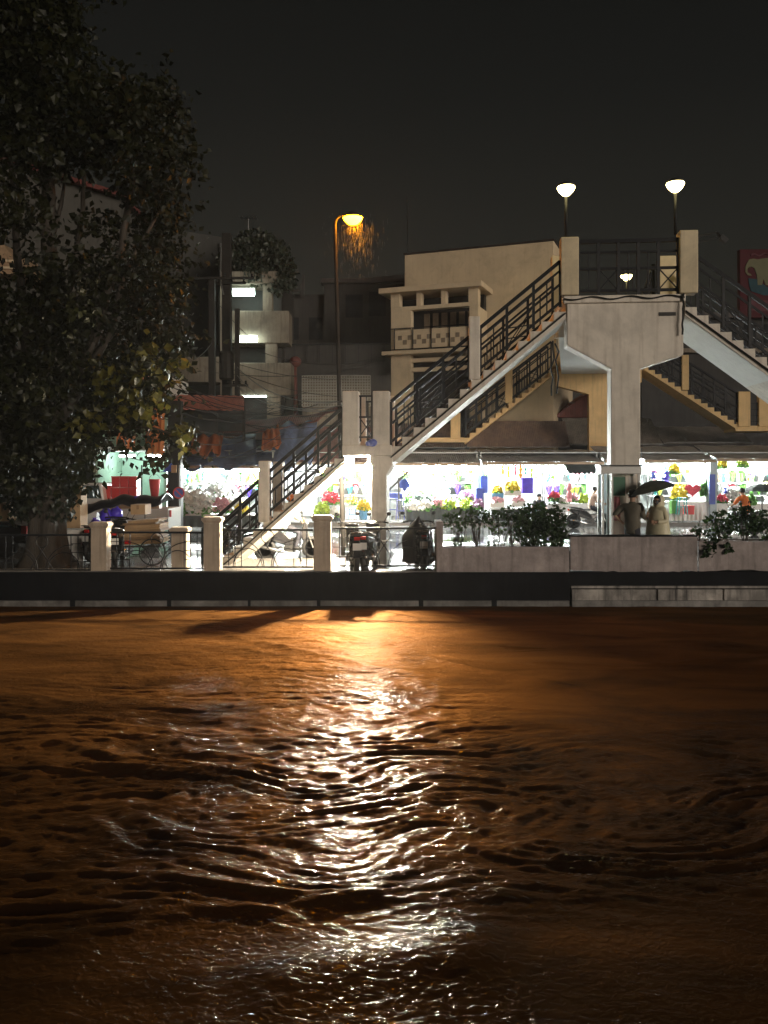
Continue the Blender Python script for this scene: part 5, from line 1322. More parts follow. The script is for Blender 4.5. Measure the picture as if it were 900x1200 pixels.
# crates, tubs, stools
def plain_box(px0,py0,px1,py1,Y,dp,m,name,label,cat,lid=True,slots=False):
    x0,x1,z1,z0=GX(px0,Y),GX(px1,Y),GZ(py0,Y),GZ(py1,Y)
    t=thing(name,label,cat,((x0+x1)/2,Y+dp/2,z0)); w=(x1-x0)*.03
    b=MB(); b.hexa([(x0+w,Y+w,z0),(x1-w,Y+w,z0),(x1-w,Y+dp-w,z0),(x0+w,Y+dp-w,z0),(x0,Y,z1-.02),(x1,Y,z1-.02),(x1,Y+dp,z1-.02),(x0,Y+dp,z1-.02)]); b.build('body',M[m],t,bevel=.008)
    b=MB(); b.box(x0-.012,Y-.012,z1-.018,x1+.012,Y+dp+.012,z1+.012); b.build('rim',M[m],t,bevel=.006)
    if slots:
        b=MB(); h=z1-z0
        for k in range(3): b.box(x0+.03,Y-.01,z0+h*(.2+.24*k),x1-.03,Y+.012,z0+h*(.27+.24*k))
        b.build('ribs',M[m],t)
    return t
plain_box(612,560,625,578,36.0,.4,'violet','plastic_tub','violet blue tub between the yellow flowers and the seated vendor','tub')
plain_box(563,558,572,578,35.9,.4,'blue','plastic_tub','tall dark blue tub stack at the right end of the skirted table','tub')
plain_box(558,572,566,585,35.7,.4,'blue','plastic_tub','small blue tub below the tall blue stack','tub')
plain_box(787,587,793,602,35.0,.3,'fg','plastic_bin','narrow green bin under the umbrella tip','bin')
plain_box(804,593,814,603,34.9,.4,'redcrate','plastic_crate','small red crate on the pavement below the red heart','crate',slots=True)
plain_box(456,578,472,584,35.0,.5,'blue','folding_table','blue folded table top leaning right of the landing column','table')
def stool(px,py0,py1,Y,m,label,w=.28):
    x=GX(px,Y); z1,z0=GZ(py0,Y),max(GZ(py1,Y),-.09); t=thing('plastic_stool',label,'stool',(x,Y,z0))
    b=MB(); b.box(x-w/2,Y-w/2,z1-.03,x+w/2,Y+w/2,z1); b.build('seat',M[m],t,bevel=.008)
    for sx in (-1,1):
        for sy in (-1,1):
            b=MB(); b.bar((x+sx*w*.42,Y+sy*w*.42,z1-.031),(x+sx*w*.55,Y+sy*w*.55,z0),.035); b.build('leg',M[m],t)
    b=MB(); h=z0+(z1-z0)*.45
    for s in (-1,1): b.bar((x-w*.46,Y+s*w*.47,h),(x+w*.46,Y+s*w*.47,h),.025)
    b.build('stretcher',M[m],t)
stool(413,596,608,34.6,'skyblue','light blue plastic stool between the lamp pole and the landing column')
stool(460,584,608,34.2,'blue','tall blue stool right of the landing column',.42)
stool(469,586,609,33.8,'blue','second blue stool beside the taller one right of the landing column',.3)
stool(799,583,603,34.8,'teal','teal plastic stool next to the narrow green bin',.32)
b=MB(); b.tube([P(453,577,34),P(478,553,34)],.05,6); b.tube([P(467,560,34),P(468,605,34)],.04,6); tag(b.build('parasol_stand',M['metal']),'slanting metal pole and stand right of the landing column','pole')
c_=P(474,568,34.2); b=MB(); b.lathe(c_,[(.02,-.25),(.2,-.1),(.24,.05),(.15,.2),(.02,.25)],9); tag(b.build('blue_bundle',M['blue']),'bright blue tied bundle hanging on the slanting pole','bundle')
p_=thing('stall_pillar','blue grey square pillar between the two right stalls','pillar',(GX(836,35.5),35.5,0)); b=MB(); b.box(GX(832,35.5),35.5,.03,GX(840,35.5),35.8,2.5); b.build('shaft',M['steel'],p_); b=MB(); b.box(GX(831,35.5),35.47,.75,GX(838,35.5),35.498,2.0); b.build('blue_poster',M['blue'],p_)
def market_parasol(px,py,Y,wpx,label,m='darkskirt'):
    c=P(px,py,Y); r=GX(450+wpx/2,Y); t=thing('market_parasol',label,'parasol',(c.x,Y,0))
    b=MB(); b.lathe(c,[(r,-r*.42),(r*.75,-r*.22),(r*.4,-r*.06),(.0001,0)],10); b.build('canopy',M[m],t,solid=.01)
    b=MB(); b.tube([V((c.x,Y,.0)),c],.025,6); b.build('pole',M['metal'],t)
market_parasol(893,566,34.5,46,'dark market parasol drooping behind the rider in orange')

# ------------------------------------------------------------------ motorbikes
def make_bike(label, paint='bikeblack', group=None):
    """small step-through motorbike, nose towards +x, origin on the ground between the wheels"""
    t = thing('motorbike', label, 'motorbike', (0,0,0), group)
    for x in (.62,-.60):
        w = MB(); w.lathe((x,-.055,.29),[(.205,.0),(.27,.0),(.292,.03),(.295,.055),(.292,.08),(.27,.11),(.205,.11),(.2,.055),(.205,0)],22,axis=(0,1,0)); wh = w.build('wheel', M['rubber'], t, smooth=True, local=True)
        r = MB(); r.lathe((x,-.04,.29),[(.19,0),(.206,0),(.206,.08),(.19,.08),(.19,0)],22,axis=(0,1,0))
        for k in range(9):
            a = 2*math.pi*k/9; r.bar((x,0,.29),(x+.195*math.cos(a),0,.29+.195*math.sin(a)),.012)
        r.lathe((x,-.05,.29),[(.0001,0),(.05,0),(.05,.1),(.0001,.1)],12,axis=(0,1,0)); r.build('rim', M['chrome'], wh, local=True)
    def part(name, m, fn, smooth=False, bevel=0, parent=None):
        b = MB(); fn(b); return b.build(name, M[m], parent or t, smooth=smooth, bevel=bevel, local=True)
    part('front_fairing', paint, lambda b: b.prism([V((.36,-.15,.45)),V((.5,-.15,.52)),V((.47,-.13,.92)),V((.38,-.11,.98)),V((.30,-.15,.62))], (0,.30,0)), bevel=.03)
    part('body_panel', paint, lambda b: b.prism([V((.3,-.11,.44)),V((.34,-.11,.6)),V((.05,-.12,.55)),V((-.1,-.13,.68)),V((-.72,-.09,.78)),V((-.80,-.07,.70)),V((-.45,-.12,.50)),V((-.1,-.12,.36)),V((.15,-.11,.34))], (0,.24,0)), bevel=.03)
    part('seat', 'seatvinyl', lambda b: b.prism([V((.06,-.12,.70)),V((.02,-.12,.76)),V((-.25,-.14,.78)),V((-.36,-.14,.82)),V((-.72,-.11,.86)),V((-.76,-.1,.80)),V((-.2,-.13,.70))], (0,.25,0)), bevel=.035)
    part('engine', 'darkmetal', lambda b: (b.box(-.12,-.13,.2,.2,.13,.36), b.lathe((.1,-.16,.27),[(.0001,0),(.1,0),(.1,.32),(.0001,.32)],12,axis=(0,1,0))))
    part('exhaust', 'chrome', lambda b: b.tube([(.1,-.16,.2),(-.15,-.17,.2),(-.35,-.18,.26),(-.78,-.19,.36)],[.02,.02,.045,.045],8), True)
    part('front_fork', 'chrome', lambda b: [b.bar((.62,s*.085,.29),(.42,s*.085,.85),.035) for s in (1,-1)])
    part('swing_arm', 'darkmetal', lambda b: [(b.bar((-.6,s*.08,.29),(-.1,s*.09,.3),.035), b.tube([(-.55,s*.11,.33),(-.42,s*.12,.62)],.028,8)) for s in (1,-1)])
    part('front_fender', paint, lambda b: b.grid(lambda u,v: V((.62+.325*math.cos(math.radians(40+110*u)), -.07+.14*v, .29+.325*math.sin(math.radians(40+110*u)))), 10, 2), bevel=0)
    part('rear_fender', 'bikeblack', lambda b: b.grid(lambda u,v: V((-.6+.33*math.cos(math.radians(80+90*u)), -.07+.14*v, .29+.33*math.sin(math.radians(80+90*u)))), 10, 2))
    hb = part('handlebar', 'bikeblack', lambda b: b.tube([(.28,-.34,.98),(.36,-.2,1.0),(.38,0,.99),(.36,.2,1.0),(.28,.34,.98)],[.02,.016,.02,.016,.02],8), True)
    for s in (1,-1):
        part('mirror', 'darkmetal', lambda b: (b.tube([(.34,s*.24,1.0),(.33,s*.33,1.16)],.007,5), b.ball((.33,s*.35,1.18),.055,10,7,(.35,1,.7))), parent=hb)
    part('headlight', 'headlens', lambda b: b.ball((.46,0,.93),.085,12,8,(.6,1.1,.8)), True)
    part('tail_light', 'taillens', lambda b: b.box(-.83,-.06,.70,-.79,.06,.77), bevel=.008)
    part('grab_rail', 'chrome', lambda b: b.tube([(-.5,-.13,.80),(-.85,-.11,.86),(-.87,0,.87),(-.85,.11,.86),(-.5,.13,.80)],.012,6))
    part('number_plate', 'paper', lambda b: b.box(-.87,-.09,.5,-.86,.09,.64))
    part('stand', 'darkmetal', lambda b: b.tube([(-.1,.1,.25),(-.15,.25,.01)],.012,5))
    return t
RIDE = dict(pel=(-.18,0,.86), belly=(-.15,0,1.0), chest=(-.07,0,1.2), nb=(-.02,0,1.35), neck=(0,0,1.42), head=(.03,0,1.5), crown=(.01,0,1.59), chin=(.075,0,1.455),
    shL=(-.02,.17,1.31), elL=(.12,.26,1.1), wrL=(.25,.3,1.0), haL=(.30,.32,.995), shR=(-.02,-.17,1.31), elR=(.12,-.26,1.1), wrR=(.25,-.3,1.0), haR=(.30,-.32,.995),
    hiL=(-.14,.1,.83), knL=(.24,.17,.68), anL=(.12,.17,.3), toL=(.26,.18,.26), hiR=(-.14,-.1,.83), knR=(.24,-.17,.68), anR=(.12,-.17,.3), toR=(.26,-.18,.26))
b0 = make_bike('black motorbike standing by the kiosk under its seated rider')
b0.location = (GX(690,33.2), 33.2, -.10); b0.rotation_euler = (0,0,math.radians(5))
person('rider in a pale peach shirt sitting on the black motorbike by the kiosk', (GX(694,33.2)+.1, 33.2, -.12), math.radians(5), RIDE, 'peachshirt')
c = dup(b0, (GX(338,21.5),21.5,-.10), math.radians(8), 'motorbike passing behind the scrollwork panel with a rider in a flapping cape')
rid,_,_ = person('rider with an orange cap and pale green rain cape passing behind the stairs', (GX(338,21.5)+.05,21.5,-.10), math.radians(8), RIDE, 'raincoat', sleeve=2, hair=False)
m_=MB(); m_.ball((.02,0,1.55),.125,14,8,(1.05,.95,.8)); m_.build('helmet',M['orange'],rid,smooth=True,local=True)
m_=MB(); m_.prism([V((.08,-.09,1.56)),V((.08,.09,1.56)),V((.24,.06,1.53)),V((.24,-.06,1.53))],(0,0,.015)); m_.build('visor',M['orange'],rid,local=True)
m_=MB(); m_.grid(lambda u,v: V((-.1-.5*v*abs(math.cos((u-.5)*2.6))+.25*abs(u-.5)*(1-v)+.1, (u-.5)*(.5+.5*v), 1.36-.62*v+.05*math.sin(u*14)*v)), 18, 8); m_.build('rain_cape',M['fgg'],rid,smooth=True,local=True,solid=.008)
c = dup(b0, (GX(868,29.5),29.5,-.10), math.radians(200), 'motorbike ridden by the man in orange behind the right shrub')
org,_,_ = person('rider in an orange shirt with a dark emblem, seen from behind the right shrub', (GX(870,29.5),29.5,-.10), math.radians(120), RIDE, 'orange')
m_=MB(); m_.tube([V((-.30,-.07,1.13)),V((-.31,-.045,1.2)),V((-.31,-.02,1.14)),V((-.31,.0,1.2)),V((-.31,.03,1.16)),V((-.30,.06,1.2)),V((-.29,.08,1.12))],.014,6); m_.build('shirt_emblem',M['trousers'],org,local=True)
c = dup(b0, (GX(415,18.2),18.25,.0), math.radians(96), 'black scooter parked behind the lamp pole, seen from the rear')
c = dup(b0, (GX(434,18.35),18.45,.0), math.radians(80), 'black scooter parked hard against the landing column')
c = dup(b0, (GX(492,18.7),18.75,.0), math.radians(94), 'motorbike under a black rain cover left of the planter end post')
b=MB(); 
def cov(u,v):
    x=-1+2*u; w=.30+.06*(1-v); return V((GX(489,18.7)+x*w*(max(0,1-v**5)**.5*.85+.15)+.03*math.sin(v*7), 18.45+.25*math.sin(u*math.pi)*-1*(1-v*.3)+.1, .12+1.02*v-.18*v*x*x+.025*math.sin(u*21)*(1-v)))
b.grid(cov,26,12); tag(b.build('rain_cover',M['tarpblack'],smooth=True,solid=.01),'black rain cover draped over the motorbike beside the bicycle','cover')
c = dup(b0, (GX(283,22.5),22.5,-.10), math.radians(20), 'motorbike parked on the street behind the foot of the stairs')
c = dup(b0, (GX(128,20.4),20.4,.0), math.radians(70), 'motorbike parked left of the cardboard load, behind the beige post')
# seated vendor
person('vendor in a dark vest sitting behind the dense bush', (GX(632,34.9),34.9,-.42), math.radians(-100), RIDE, 'dress')
st=stool(632,596,610,34.9,'teal','low teal stool under the seated vendor',.34)
# bicycle with a wire basket
bc=thing('bicycle','bicycle with a round wire basket parked beside the covered motorbike','bicycle',(GX(503,18.4),18.4,0))
def wheel(cx,cy,cz,r,ax):
    w=MB(); ax=V(ax).normalized(); o=ZUP; e=ax.cross(o)
    ring=[V((cx,cy,cz))+(o*math.cos(2*math.pi*k/24)+e*math.sin(2*math.pi*k/24))*r for k in range(25)]
    w.tube(ring,.016,6,False)
    for k in range(12): w.bar((cx,cy,cz),ring[k*2],.004)
    return w
d_=V((.28,.96,0)); c0=V((GX(503,18.4),18.3,.33))
for k in (0,1): wheel(c0.x+d_.x*k,c0.y+d_.y*k,.33,.31,d_.cross(ZUP)).build('wheel',M['rubber'],bc)
b=MB(); A=c0+d_*.0; B_=c0+d_*1.0; hd_=A+V((0,0,.5))+d_*.12; se=A+d_*.7+V((0,0,.5)); bbk=A+d_*.5+V((0,0,-.05))
for p_,q_2 in ((A,hd_),(hd_,se),(hd_,bbk),(bbk,se),(bbk,B_),(se,B_)): b.tube([p_,q_2],.016,6)
b.build('frame',M['darkmetal'],bc)
b=MB(); hx_=hd_+V((0,0,.2)); sd_=d_.cross(ZUP); b.tube([hd_,hx_],.014,6); b.tube([hx_-sd_*.28+d_*.12,hx_-sd_*.2,hx_,hx_+sd_*.2,hx_+sd_*.28+d_*.12],.013,6); b.build('handlebar',M['chrome'],bc)
b=MB(); b.ball(se+V((0,0,.13)),.11,10,6,(.8,1.2,.4)); b.tube([se,se+V((0,0,.12))],.014,6); b.build('saddle',M['seatvinyl'],bc,smooth=True)
b=MB(); cb=A+V((0,-.16,.52))
for k in range(6):
    rr=.17+.012*k; b.tube([cb+V((rr*math.cos(a*math.pi/10),rr*.8*math.sin(a*math.pi/10),-.12+.055*k)) for a in range(21)],.0045,4,False)
for k in range(14):
    a=k*math.pi/7; b.tube([cb+V((.17*math.cos(a),.136*math.sin(a),-.12)),cb+V((.23*math.cos(a),.184*math.sin(a),.155))],.004,4)
b.build('wire_basket',M['chrome'],bc)

# ------------------------------------------------------------------ left bank: cart, cardboard, pickup, car
Y=19.0
mb_=dup(b0,(GX(140,19.6),19.6,0),math.radians(100),'motorbike half hidden behind the beige post, harnessed to the cardboard load')
ld=thing('sidecar','low sidecar frame carrying the cardboard load beside the motorbike','sidecar',(GX(168,19.5),19.5,0))
b=MB()
for y in (19.2,20.0):
    b.bar((GX(146,19.5),y,.42),(GX(192,19.5),y,.42),.04)
for x in (146,169,192): b.bar((GX(x,19.5),19.2,.42),(GX(x,19.5),20.0,.42),.04)
b.build('frame',M['darkmetal'],ld)
wheel(GX(179,19.2),19.15,.3,.29,(0,1,0)).build('wheel',M['rubber'],ld)
b=MB(); b.box(GX(147,19.2),19.14,.48,GX(154,19.2),19.17,.56); b.build('tail_light',M['taillens'],ld)
z=.445
tilt=.05
for k,(w_,m,h,lab) in enumerate(((42,'card',.10,'flattened cardboard at the very bottom of the load'),(46,'carddark',.07,'dark wet cardboard sheet second from the bottom of the load'),(40,'card',.09,'pale cardboard layer low in the load'),(44,'carddark',.06,'dark cardboard layer in the middle of the load'),(41,'card',.12,'thick pale cardboard layer near the top of the load'),(38,'carddark',.05,'thin dark cardboard sheet near the top of the load'),(36,'card',.06,'pale cardboard sheet under the top box'))):
    xm=GX(169,19.5)+R.uniform(-.05,.05); hw=GX(450+w_/2,19.5)
    b=MB(); n_=5
    for j in range(n_):
        z0=z+h*j/n_; e=R.uniform(-.03,.03); b.hexa([(xm-hw+e,19.2+e,z0),(xm+hw+e,19.2-e,z0+tilt),(xm+hw+e,19.95,z0+tilt),(xm-hw+e,19.95,z0),(xm-hw+e,19.2+e,z0+h/n_*.86),(xm+hw+e,19.2-e,z0+tilt+h/n_*.86),(xm+hw+e,19.95,z0+tilt+h/n_*.86),(xm-hw+e,19.95,z0+h/n_*.86)])
    tag(b.build('cardboard_layer',M[m]),lab,'cardboard'); z+=h
def carton(px0,py0,px1,py1,Y,dp,label,m='card',flap=True):
    x0,x1,z1,z0=GX(px0,Y),GX(px1,Y),GZ(py0,Y),GZ(py1,Y); t=thing('carton',label,'box',((x0+x1)/2,Y+dp/2,z0))
    b=MB(); b.box(x0,Y,z0,x1,Y+dp,z1); b.build('body',M[m],t,bevel=.005)
    b=MB(); b.box(x0+.004,Y-.004,z1+.002,x1-.004,Y+dp*.49,z1+.012); b.box(x0+.004,Y+dp*.51,z1+.004,x1-.004,Y+dp,z1+.016); b.build('flap',M[m],t)
    b=MB(); b.box((x0+x1)/2-.03,Y-.006,z0+(z1-z0)*.55,(x0+x1)/2+.03,Y-.001,z1); b.build('tape',M['carddark'],t)
    return t
carton(153,592,170,603,19.3,.5,'upright carton on top of the cardboard load')
carton(71,592,94,619,19.9,.5,'large brown carton on the white bin right of the trunk')
carton(88,571,95,592,20.0,.4,'narrow tall carton standing behind the large brown one')
plain_box(71,621.5,98,660,19.9,.55,'paper','bin','big white bin with pink brown contents right of the tree trunk','bin')
carton(-6,590,11,611,20.5,.5,'brown carton on the dark car roof left of the trunk')
# covered vendor cart
ct=thing('vendor_cart','vendor cart under a black tarp with blue bags, behind the beige post','cart',(GX(140,22.5),22.5,-.1))
Yc=22.5
b=MB(); b.grid(lambda u,v: V((GX(88+104*u,Yc), Yc-.4+1.4*v, GZ(598-13*u**.7,Yc)+.16*math.sin(v*math.pi)-.05*math.sin(u*9)+ -.06*(v<.01)+.03*math.sin(u*25+v*3))), 36, 8); b.build('canopy',M['tarpblack'],ct,smooth=True,solid=.05)
b=MB(); b.box(GX(98,Yc),Yc,.5,GX(172,Yc),Yc+.8,.75); b.build('tray',M['white'],ct)
for x in (100,132,170):
    b=MB(); b.tube([V((GX(x,Yc),Yc,-.09)),V((GX(x,Yc),Yc,GZ(590,Yc)-.03))],.02,6); b.build('upright',M['metal'],ct)
for x in (110,160): wheel(GX(x,Yc),Yc-.05,.2,.28,(0,1,0)).build('wheel',M['rubber'],ct)
def bag(px,py,Y,rx,rz,m,label):
    c=P(px,py,Y); b=MB(); n=14; prof=[(.3,-1),(.8,-.8),(1,-.3),(.9,.3),(.5,.75),(.15,.95),(.25,1.15)]
    b.lathe(c,[(rx*r,rz*z) for r,z in prof],n); 
    b.v=[(x+.03*math.sin(y*40+z*23),y+.03*math.sin(x*37+z*19),z) for x,y,z in b.v]
    return tag(b.build('plastic_bag',M[m],smooth=True),label,'bag')
bag(124,603,22.2,.16,.19,'violet','bright blue plastic bag in the middle of the covered cart')
bag(136,601,22.3,.17,.15,'violet','violet bag on the right half of the covered cart')
bag(112,615,21.6,.16,.16,'violet','blue bag slumped low behind the beige post')
bag(143,621,21.4,.13,.16,'violet','blue bag squeezed beside the cardboard load')
bag(161,587,22.6,.3,.1,'violet','flat blue sheet bundle lying on the black tarp')
plain_box(97,601,113,612,22.2,.4,'paper','foam_box','white foam box at the left end of the covered cart','box')
# pickup truck with red crates
Y=25.5
pk=thing('pickup_truck','white pickup truck loaded with red crates behind the covered cart','pickup truck',(GX(140,Y),Y,-.1))
X=lambda px: GX(px,Y); Zz=lambda py: GZ(py,Y)
b=MB(); b.prism([V((X(60),Y,.35)),V((X(60),Y,.95)),V((X(82),Y,1.05)),V((X(96),Y,Zz(566))),V((X(119),Y,Zz(566))),V((X(123),Y,1.1)),V((X(123),Y,.35))],(0,1.6,0)); b.build('cab',M['carpaint'],pk,bevel=.05)
b=MB(); b.prism([V((X(98),Y-.012,Zz(569))),V((X(116),Y-.012,Zz(569))),V((X(119),Y-.012,Zz(584))),V((X(90),Y-.012,Zz(584)))],(0,.01,0)); b.build('side_window',M['carglass'],pk)
b=MB(); b.box(X(124),Y,.4,X(197),Y+1.6,.45)
for y in (Y,Y+1.56): b.box(X(124),y,.453,X(197),y+.04,1.0)
b.box(X(196),Y+.05,.453,X(197),Y+1.55,1.0); b.build('cargo_bed',M['carpaint'],pk)
for px in (78,176):
    w=MB(); w.lathe((X(px),Y-.02,.2),[(.0001,0),(.17,0),(.2,.02),(.3,.02),(.31,.1),(.3,.2),(.0001,.2)],20,axis=(0,1,0)); wh=w.build('wheel',M['rubber'],pk,smooth=True)
    w=MB(); w.lathe((X(px),Y-.03,.2),[(.0001,0),(.15,0),(.17,.012),(.0001,.012)],14,axis=(0,1,0)); w.build('rim',M['metal'],wh)
b=MB(); b.box(X(196.5)+.03,Y+.08,.75,X(198)+.03,Y+.2,.95); b.build('tail_light',M['taillens'],pk)
cl=['lower left','lower middle','lower right','upper left','upper middle','upper right']
k=0
for r_ in range(2):
    for c__ in range(3):
        yb=585-13.5*r_; plain_box(130.5+c__*10,yb-13,140+c__*10,yb-.3,Y+.3,.45,'redcrate','plastic_crate',f'red plastic crate at the {cl[k]} of the six in the pickup bed','crate',slots=True); k+=1
plain_box(121,569,129.5,585,Y+.3,.45,'redcrate','plastic_crate','single red crate right behind the pickup cab','crate',slots=True)
t=thing('plastic_bucket','red bucket standing at the rear of the pickup bed','bucket',(X(177),Y+.4,.46)); b=MB(); b.lathe((X(177),Y+.4,Zz(582)),[(.11,0),(.15,.32),(.17,.5),(.175,.52),(.15,.5),(.0001,.48)],16); b.build('body',M['redcrate'],t,smooth=True); b=MB(); b.tube(arc((X(177),Y+.4,Zz(582)+.5),.165,0,180,12),.008,4); b.build('handle',M['metal'],t)
b=MB(); b.box(X(126),Y+.25,.455,X(160),Y+.8,Zz(585.2)); tag(b.build('wooden_pallet',M['plank']),'wooden pallet under the red crates in the pickup bed','pallet')
b=MB(); b.box(X(172),Y+.25,.455,X(184),Y+.6,Zz(582.2)); tag(b.build('wooden_box',M['plank']),'wooden box under the red bucket in the pickup','box')
# dark car at the left edge
Y=20.8
cr=thing('parked_car','dark car with a red tail lamp parked left of the trunk','car',(GX(-20,Y),Y,-.0))
b=MB(); b.prism([V((GX(-150,Y),Y,.3)),V((GX(-150,Y),Y,.85)),V((GX(-90,Y),Y,.95)),V((GX(-70,Y),Y,GZ(612,Y))),V((GX(10,Y),Y,GZ(612,Y))),V((GX(28,Y),Y,.75)),V((GX(31,Y),Y,.35))],(0,1.6,0)); b.build('body',M['darkcar'],cr,bevel=.06)
b=MB(); b.prism([V((GX(-66,Y),Y-.012,GZ(615,Y))),V((GX(6,Y),Y-.012,GZ(615,Y))),V((GX(16,Y),Y-.012,.75)),V((GX(-80,Y),Y-.012,.75))],(0,.01,0)); b.build('side_window',M['carglass'],cr)
b=MB(); b.box(GX(25,Y),Y-.02,.55,GX(31.5,Y),Y+.25,.78); b.build('tail_light',M['taillens'],cr)
for px in (-120,5):
    w=MB(); w.lathe((GX(px,Y),Y-.03,.28),[(.0001,0),(.16,0),(.2,.02),(.28,.02),(.29,.1),(.28,.2),(.0001,.2)],20,axis=(0,1,0)); w.build('wheel',M['rubber'],cr,smooth=True)

# ------------------------------------------------------------------ poles, sign, wires
def power_pole(px,pyt,Y,r,label,arms=()):
    t=thing('power_pole',label,'power pole',(GX(px,Y),Y,0))
    b=MB(); b.box(GX(px,Y)-r,Y-r,0,GX(px,Y)+r,Y+r,GZ(pyt,Y)); b.build('shaft',M['pole'],t,bevel=.02)
    for (py,l,rr) in arms:
        z=GZ(py,Y); a=MB(); a.bar((GX(px,Y)-l,Y-r-.05,z),(GX(px,Y)+rr,Y-r-.05,z),.1); ar=a.build('cross_arm',M['pole'],t)
        for k in range(4):
            x=GX(px,Y)-l+.1+(l+rr-.2)*k/3; a=MB(); a.lathe((x,Y-r-.05,z+.051),[(.03,0),(.06,.03),(.03,.07),(.06,.1),(.03,.15),(.0001,.16)],8); a.build('insulator',M['bikeblack'],ar)
    return t
power_pole(248.5,325,38,.14,'square concrete power pole with a wide cross arm, left one of the three',((327,1.9,1.9),))
p2=power_pole(266,274,38.6,.2,'tallest and thickest power pole carrying the transformer',((333,.9,.9),))
b=MB(); b.lathe((GX(266,38.1),38.0,GZ(445,38.1)),[(.0001,0),(.3,0),(.33,.05),(.33,1.15),(.28,1.25),(.0001,1.27)],14); b.build('transformer',M['pole'],p2)
b=MB(); b.tube([P(259,290,38.2),P(258,330,38.2),P(262,345,38.2)],.04,6); b.build('conduit',M['metal'],p2)
power_pole(278,362,37.6,.1,'thin dark pole beside the glowing balcony tubes',((452,.5,.5),))
power_pole(206,470,30,.22,'thick dark pole in front of the orange awning cloth')
b=MB(); pts=[P(262,278,33),P(268,272,33)]
WL=[((150,322,37.8),(248,327,37.8),.1),((130,300,30),(246,326,37.8),.3),((150,338,38),(266,333,38.4),.2),((200,420,30),(248,402,37.8),.4),((160,432,28),(248,462,37.8),.5),((160,440,28),(262,470,38),.6),((206,480,30),(322,478,35),.5),((206,500,30),(330,498,35),.3),((205,530,30),(330,508,33),.5),((278,430,37.5),(405,470,20),.5),((278,440,37.5),(404,474,20),.6),((278,452,37.5),(402,480,21),.4),((150,535,30),(206,532,30),.2),((206,527,30),(330,520,33),.4),((280,462,37.5),(350,462,42),.4),((248,345,37.8),(330,415,45),.5),((206,512,30),(300,512,33),.3),((276,450,37.5),(330,470,40),.5)]
for k in range(14):
    WL.append(((R.uniform(150,250),R.uniform(440,500),R.uniform(28,32)),(R.uniform(300,400),R.uniform(455,520),R.uniform(30,36)),R.uniform(.2,.7)))
for k in range(4):
    WL.append(((R.uniform(248,278),R.uniform(395,450),37.6),(455,R.uniform(415,470),44),R.uniform(.4,.9)))
for k,(a,c,s) in enumerate(WL):
    A=P(*a); C_=P(*c); b=MB(); b.tube([A.lerp(C_,i/14)+V((0,0,-s*4*(i/14)*(1-i/14))) for i in range(15)],.014,5)
    tag(b.build('power_cable',M['wire']),'thin black overhead cable strung between the power poles, the stalls and the houses','cable','overhead cables by the power poles')
sg=thing('road_sign','round no parking sign with red rim and blue face on a thin pole','road sign',(GX(209,29),29,-.1))
c_=P(209.5,577.5,29)
b=MB(); b.tube([V((c_.x,29.05,-.1)),V((c_.x,29.05,GZ(545,29)))],.035,8); b.build('pole',M['metal'],sg)
b=MB(); b.lathe(c_,[(.0001,0),(.19,0),(.2,.012),(.0001,.02)],24,axis=(0,-1,0)); b.build('red_rim',M['signred'],sg)
b=MB(); b.lathe(c_+V((0,-.022,0)),[(.0001,0),(.155,0),(.155,.005),(.0001,.006)],24,axis=(0,-1,0)); b.build('blue_face',M['signblue'],sg)
b=MB(); b.bar(c_+V((-.11,-.032,.11)),c_+V((.11,-.032,-.11)),.04,.006,up=V((0,1,0))); b.build('red_bar',M['signred'],sg)
b=MB(); b.prism([P(190,553,29.4),P(202,541,29.4),P(203,553,29.4)],(0,.03,0)); tag(b.build('pennant',M['blue']),'blue triangular pennant hanging near the no parking sign','pennant')
b=MB(); b.box(GX(200.5,28.9),28.9,GZ(554,28.9),GX(207,28.9),28.94,GZ(545,28.9)); tag(b.build('hanging_card',M['card'],bevel=.01),'small tan card hung just right of the blue pennant','card')
hang(198,565,580,30.5,.1,'fr','red and white banner strip hanging beside the no parking sign','banner','hanging_banner')

# ------------------------------------------------------------------ rain drops lit by the street lamp
b=MB()
for _ in range(650):
    a=rs.rand()*2*math.pi; r=abs(rs.randn())*.3+.08; x=hd.x+.1+r*math.cos(a); y=hd.y+r*math.sin(a)*1.4; z=hd.z-.05-abs(rs.randn())*.6
    L_=.08+.14*rs.rand(); q=.0007
    b.add([(x-q,y,z),(x+q,y,z),(x,y+q,z),(x+.002,y,z-L_)],[(0,1,2),(0,3,1),(1,3,2),(2,3,0)])
def rainmat():
    m=bpy.data.materials.new('rain_drop'); m.use_nodes=True; bs=m.node_tree.nodes['Principled BSDF']; bs.inputs['Base Color'].default_value=(.3,.3,.3,1); bs.inputs['Roughness'].default_value=.2; return m
o=b.build('rain',rainmat()); struct(o,'stuff')

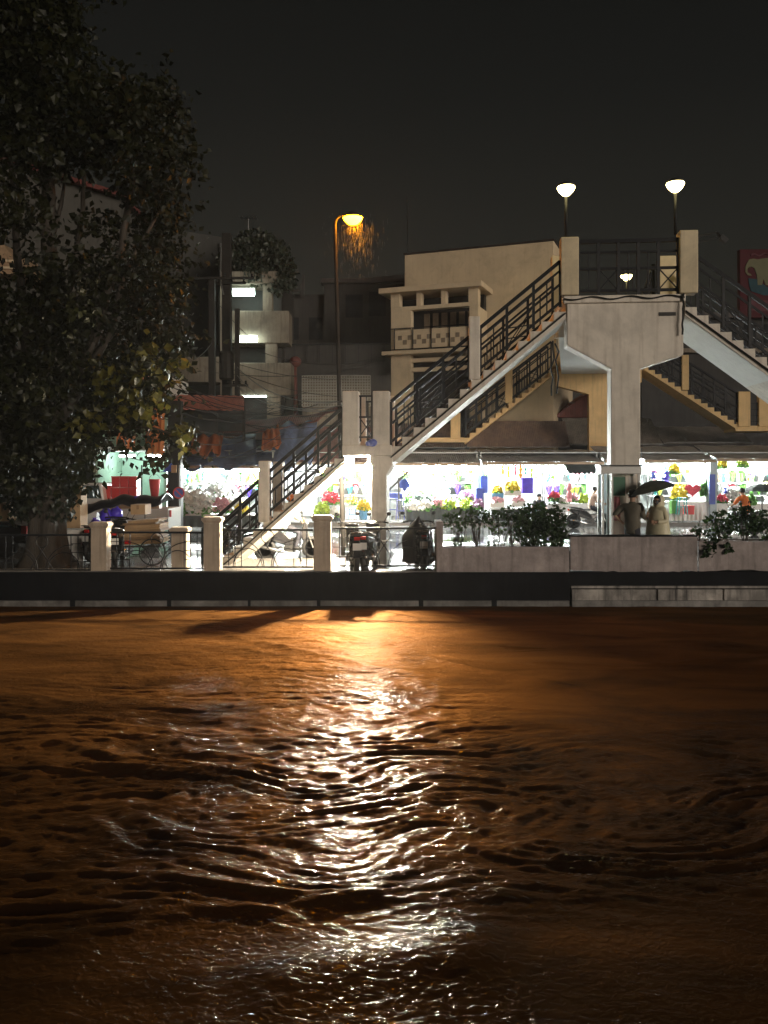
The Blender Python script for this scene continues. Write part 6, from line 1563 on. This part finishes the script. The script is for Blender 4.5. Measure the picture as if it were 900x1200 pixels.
# ------------------------------------------------------------------ sky, haze, added front fill, camera
w=bpy.data.worlds.new('World'); sc.world=w; w.use_nodes=True
hz_=MB(); hz_.box(-70,-3,-2.7,70,75,17.5); hm=bpy.data.materials.new('wet_air'); hm.use_nodes=True; hn=hm.node_tree; hn.nodes.clear()
ho_=hn.nodes.new('ShaderNodeOutputMaterial'); hv=hn.nodes.new('ShaderNodeVolumePrincipled'); hv.inputs['Density'].default_value=.0003; hv.inputs['Color'].default_value=(.9,.9,.9,1); hv.inputs['Anisotropy'].default_value=.55; hn.links.new(hv.outputs[0],ho_.inputs['Volume'])
hzo=hz_.build('haze',hm); struct(hzo,'stuff')
nt=w.node_tree; bg=nt.nodes['Background']; tc=nt.nodes.new('ShaderNodeTexCoord'); sx=nt.nodes.new('ShaderNodeSeparateXYZ')
rp=nt.nodes.new('ShaderNodeValToRGB'); nt.links.new(tc.outputs['Generated'],sx.inputs[0]); nt.links.new(sx.outputs['Z'],rp.inputs['Fac'])
E_=rp.color_ramp.elements; E_[0].position=0; E_[0].color=(.030,.0275,.0205,1); E_[1].position=.6; E_[1].color=(.0055,.0058,.0055,1)
e=E_.new(.25); e.color=(.0195,.0188,.0155,1); e=E_.new(.40); e.color=(.0105,.0107,.0096,1)
nt.links.new(rp.outputs['Color'],bg.inputs['Color']); bg.inputs['Strength'].default_value=.85
sun=bpy.data.lights.new('front_fill','SUN'); sun.energy=1.75; sun.angle=math.radians(24); sun.color=(1,.87,.73)  # added low sun lamp standing in for unseen street lamps behind the camera
so=bpy.data.objects.new('front_fill',sun); COL.objects.link(so)
dirv=V((-.8,1,-.10)); so.rotation_euler=dirv.to_track_quat('-Z','Y').to_euler()

cd=bpy.data.cameras.new('camera'); cam=bpy.data.objects.new('camera',cd); COL.objects.link(cam); sc.camera=cam
cam.location=(0,0,CAMH); cam.rotation_euler=(math.radians(90),0,0)
cd.sensor_fit='VERTICAL'; cd.sensor_height=36; cd.sensor_width=27; cd.lens=30; cd.shift_y=-(600-CY)/1200; cd.clip_end=1500; cd.clip_start=.05
sc.view_settings.view_transform='Standard'; sc.view_settings.look='None'; sc.view_settings.exposure=0; sc.view_settings.gamma=1
sc.render.engine='CYCLES'; c_=sc.cycles
c_.use_denoising=True; c_.denoiser='OPENIMAGEDENOISE'; c_.use_light_tree=True
c_.max_bounces=6; c_.diffuse_bounces=3; c_.glossy_bounces=3; c_.transmission_bounces=5; c_.transparent_max_bounces=6; c_.sample_clamp_indirect=4; c_.sample_clamp_direct=0; c_.caustics_reflective=False; c_.caustics_refractive=False
c_.use_adaptive_sampling=True; c_.adaptive_threshold=.02
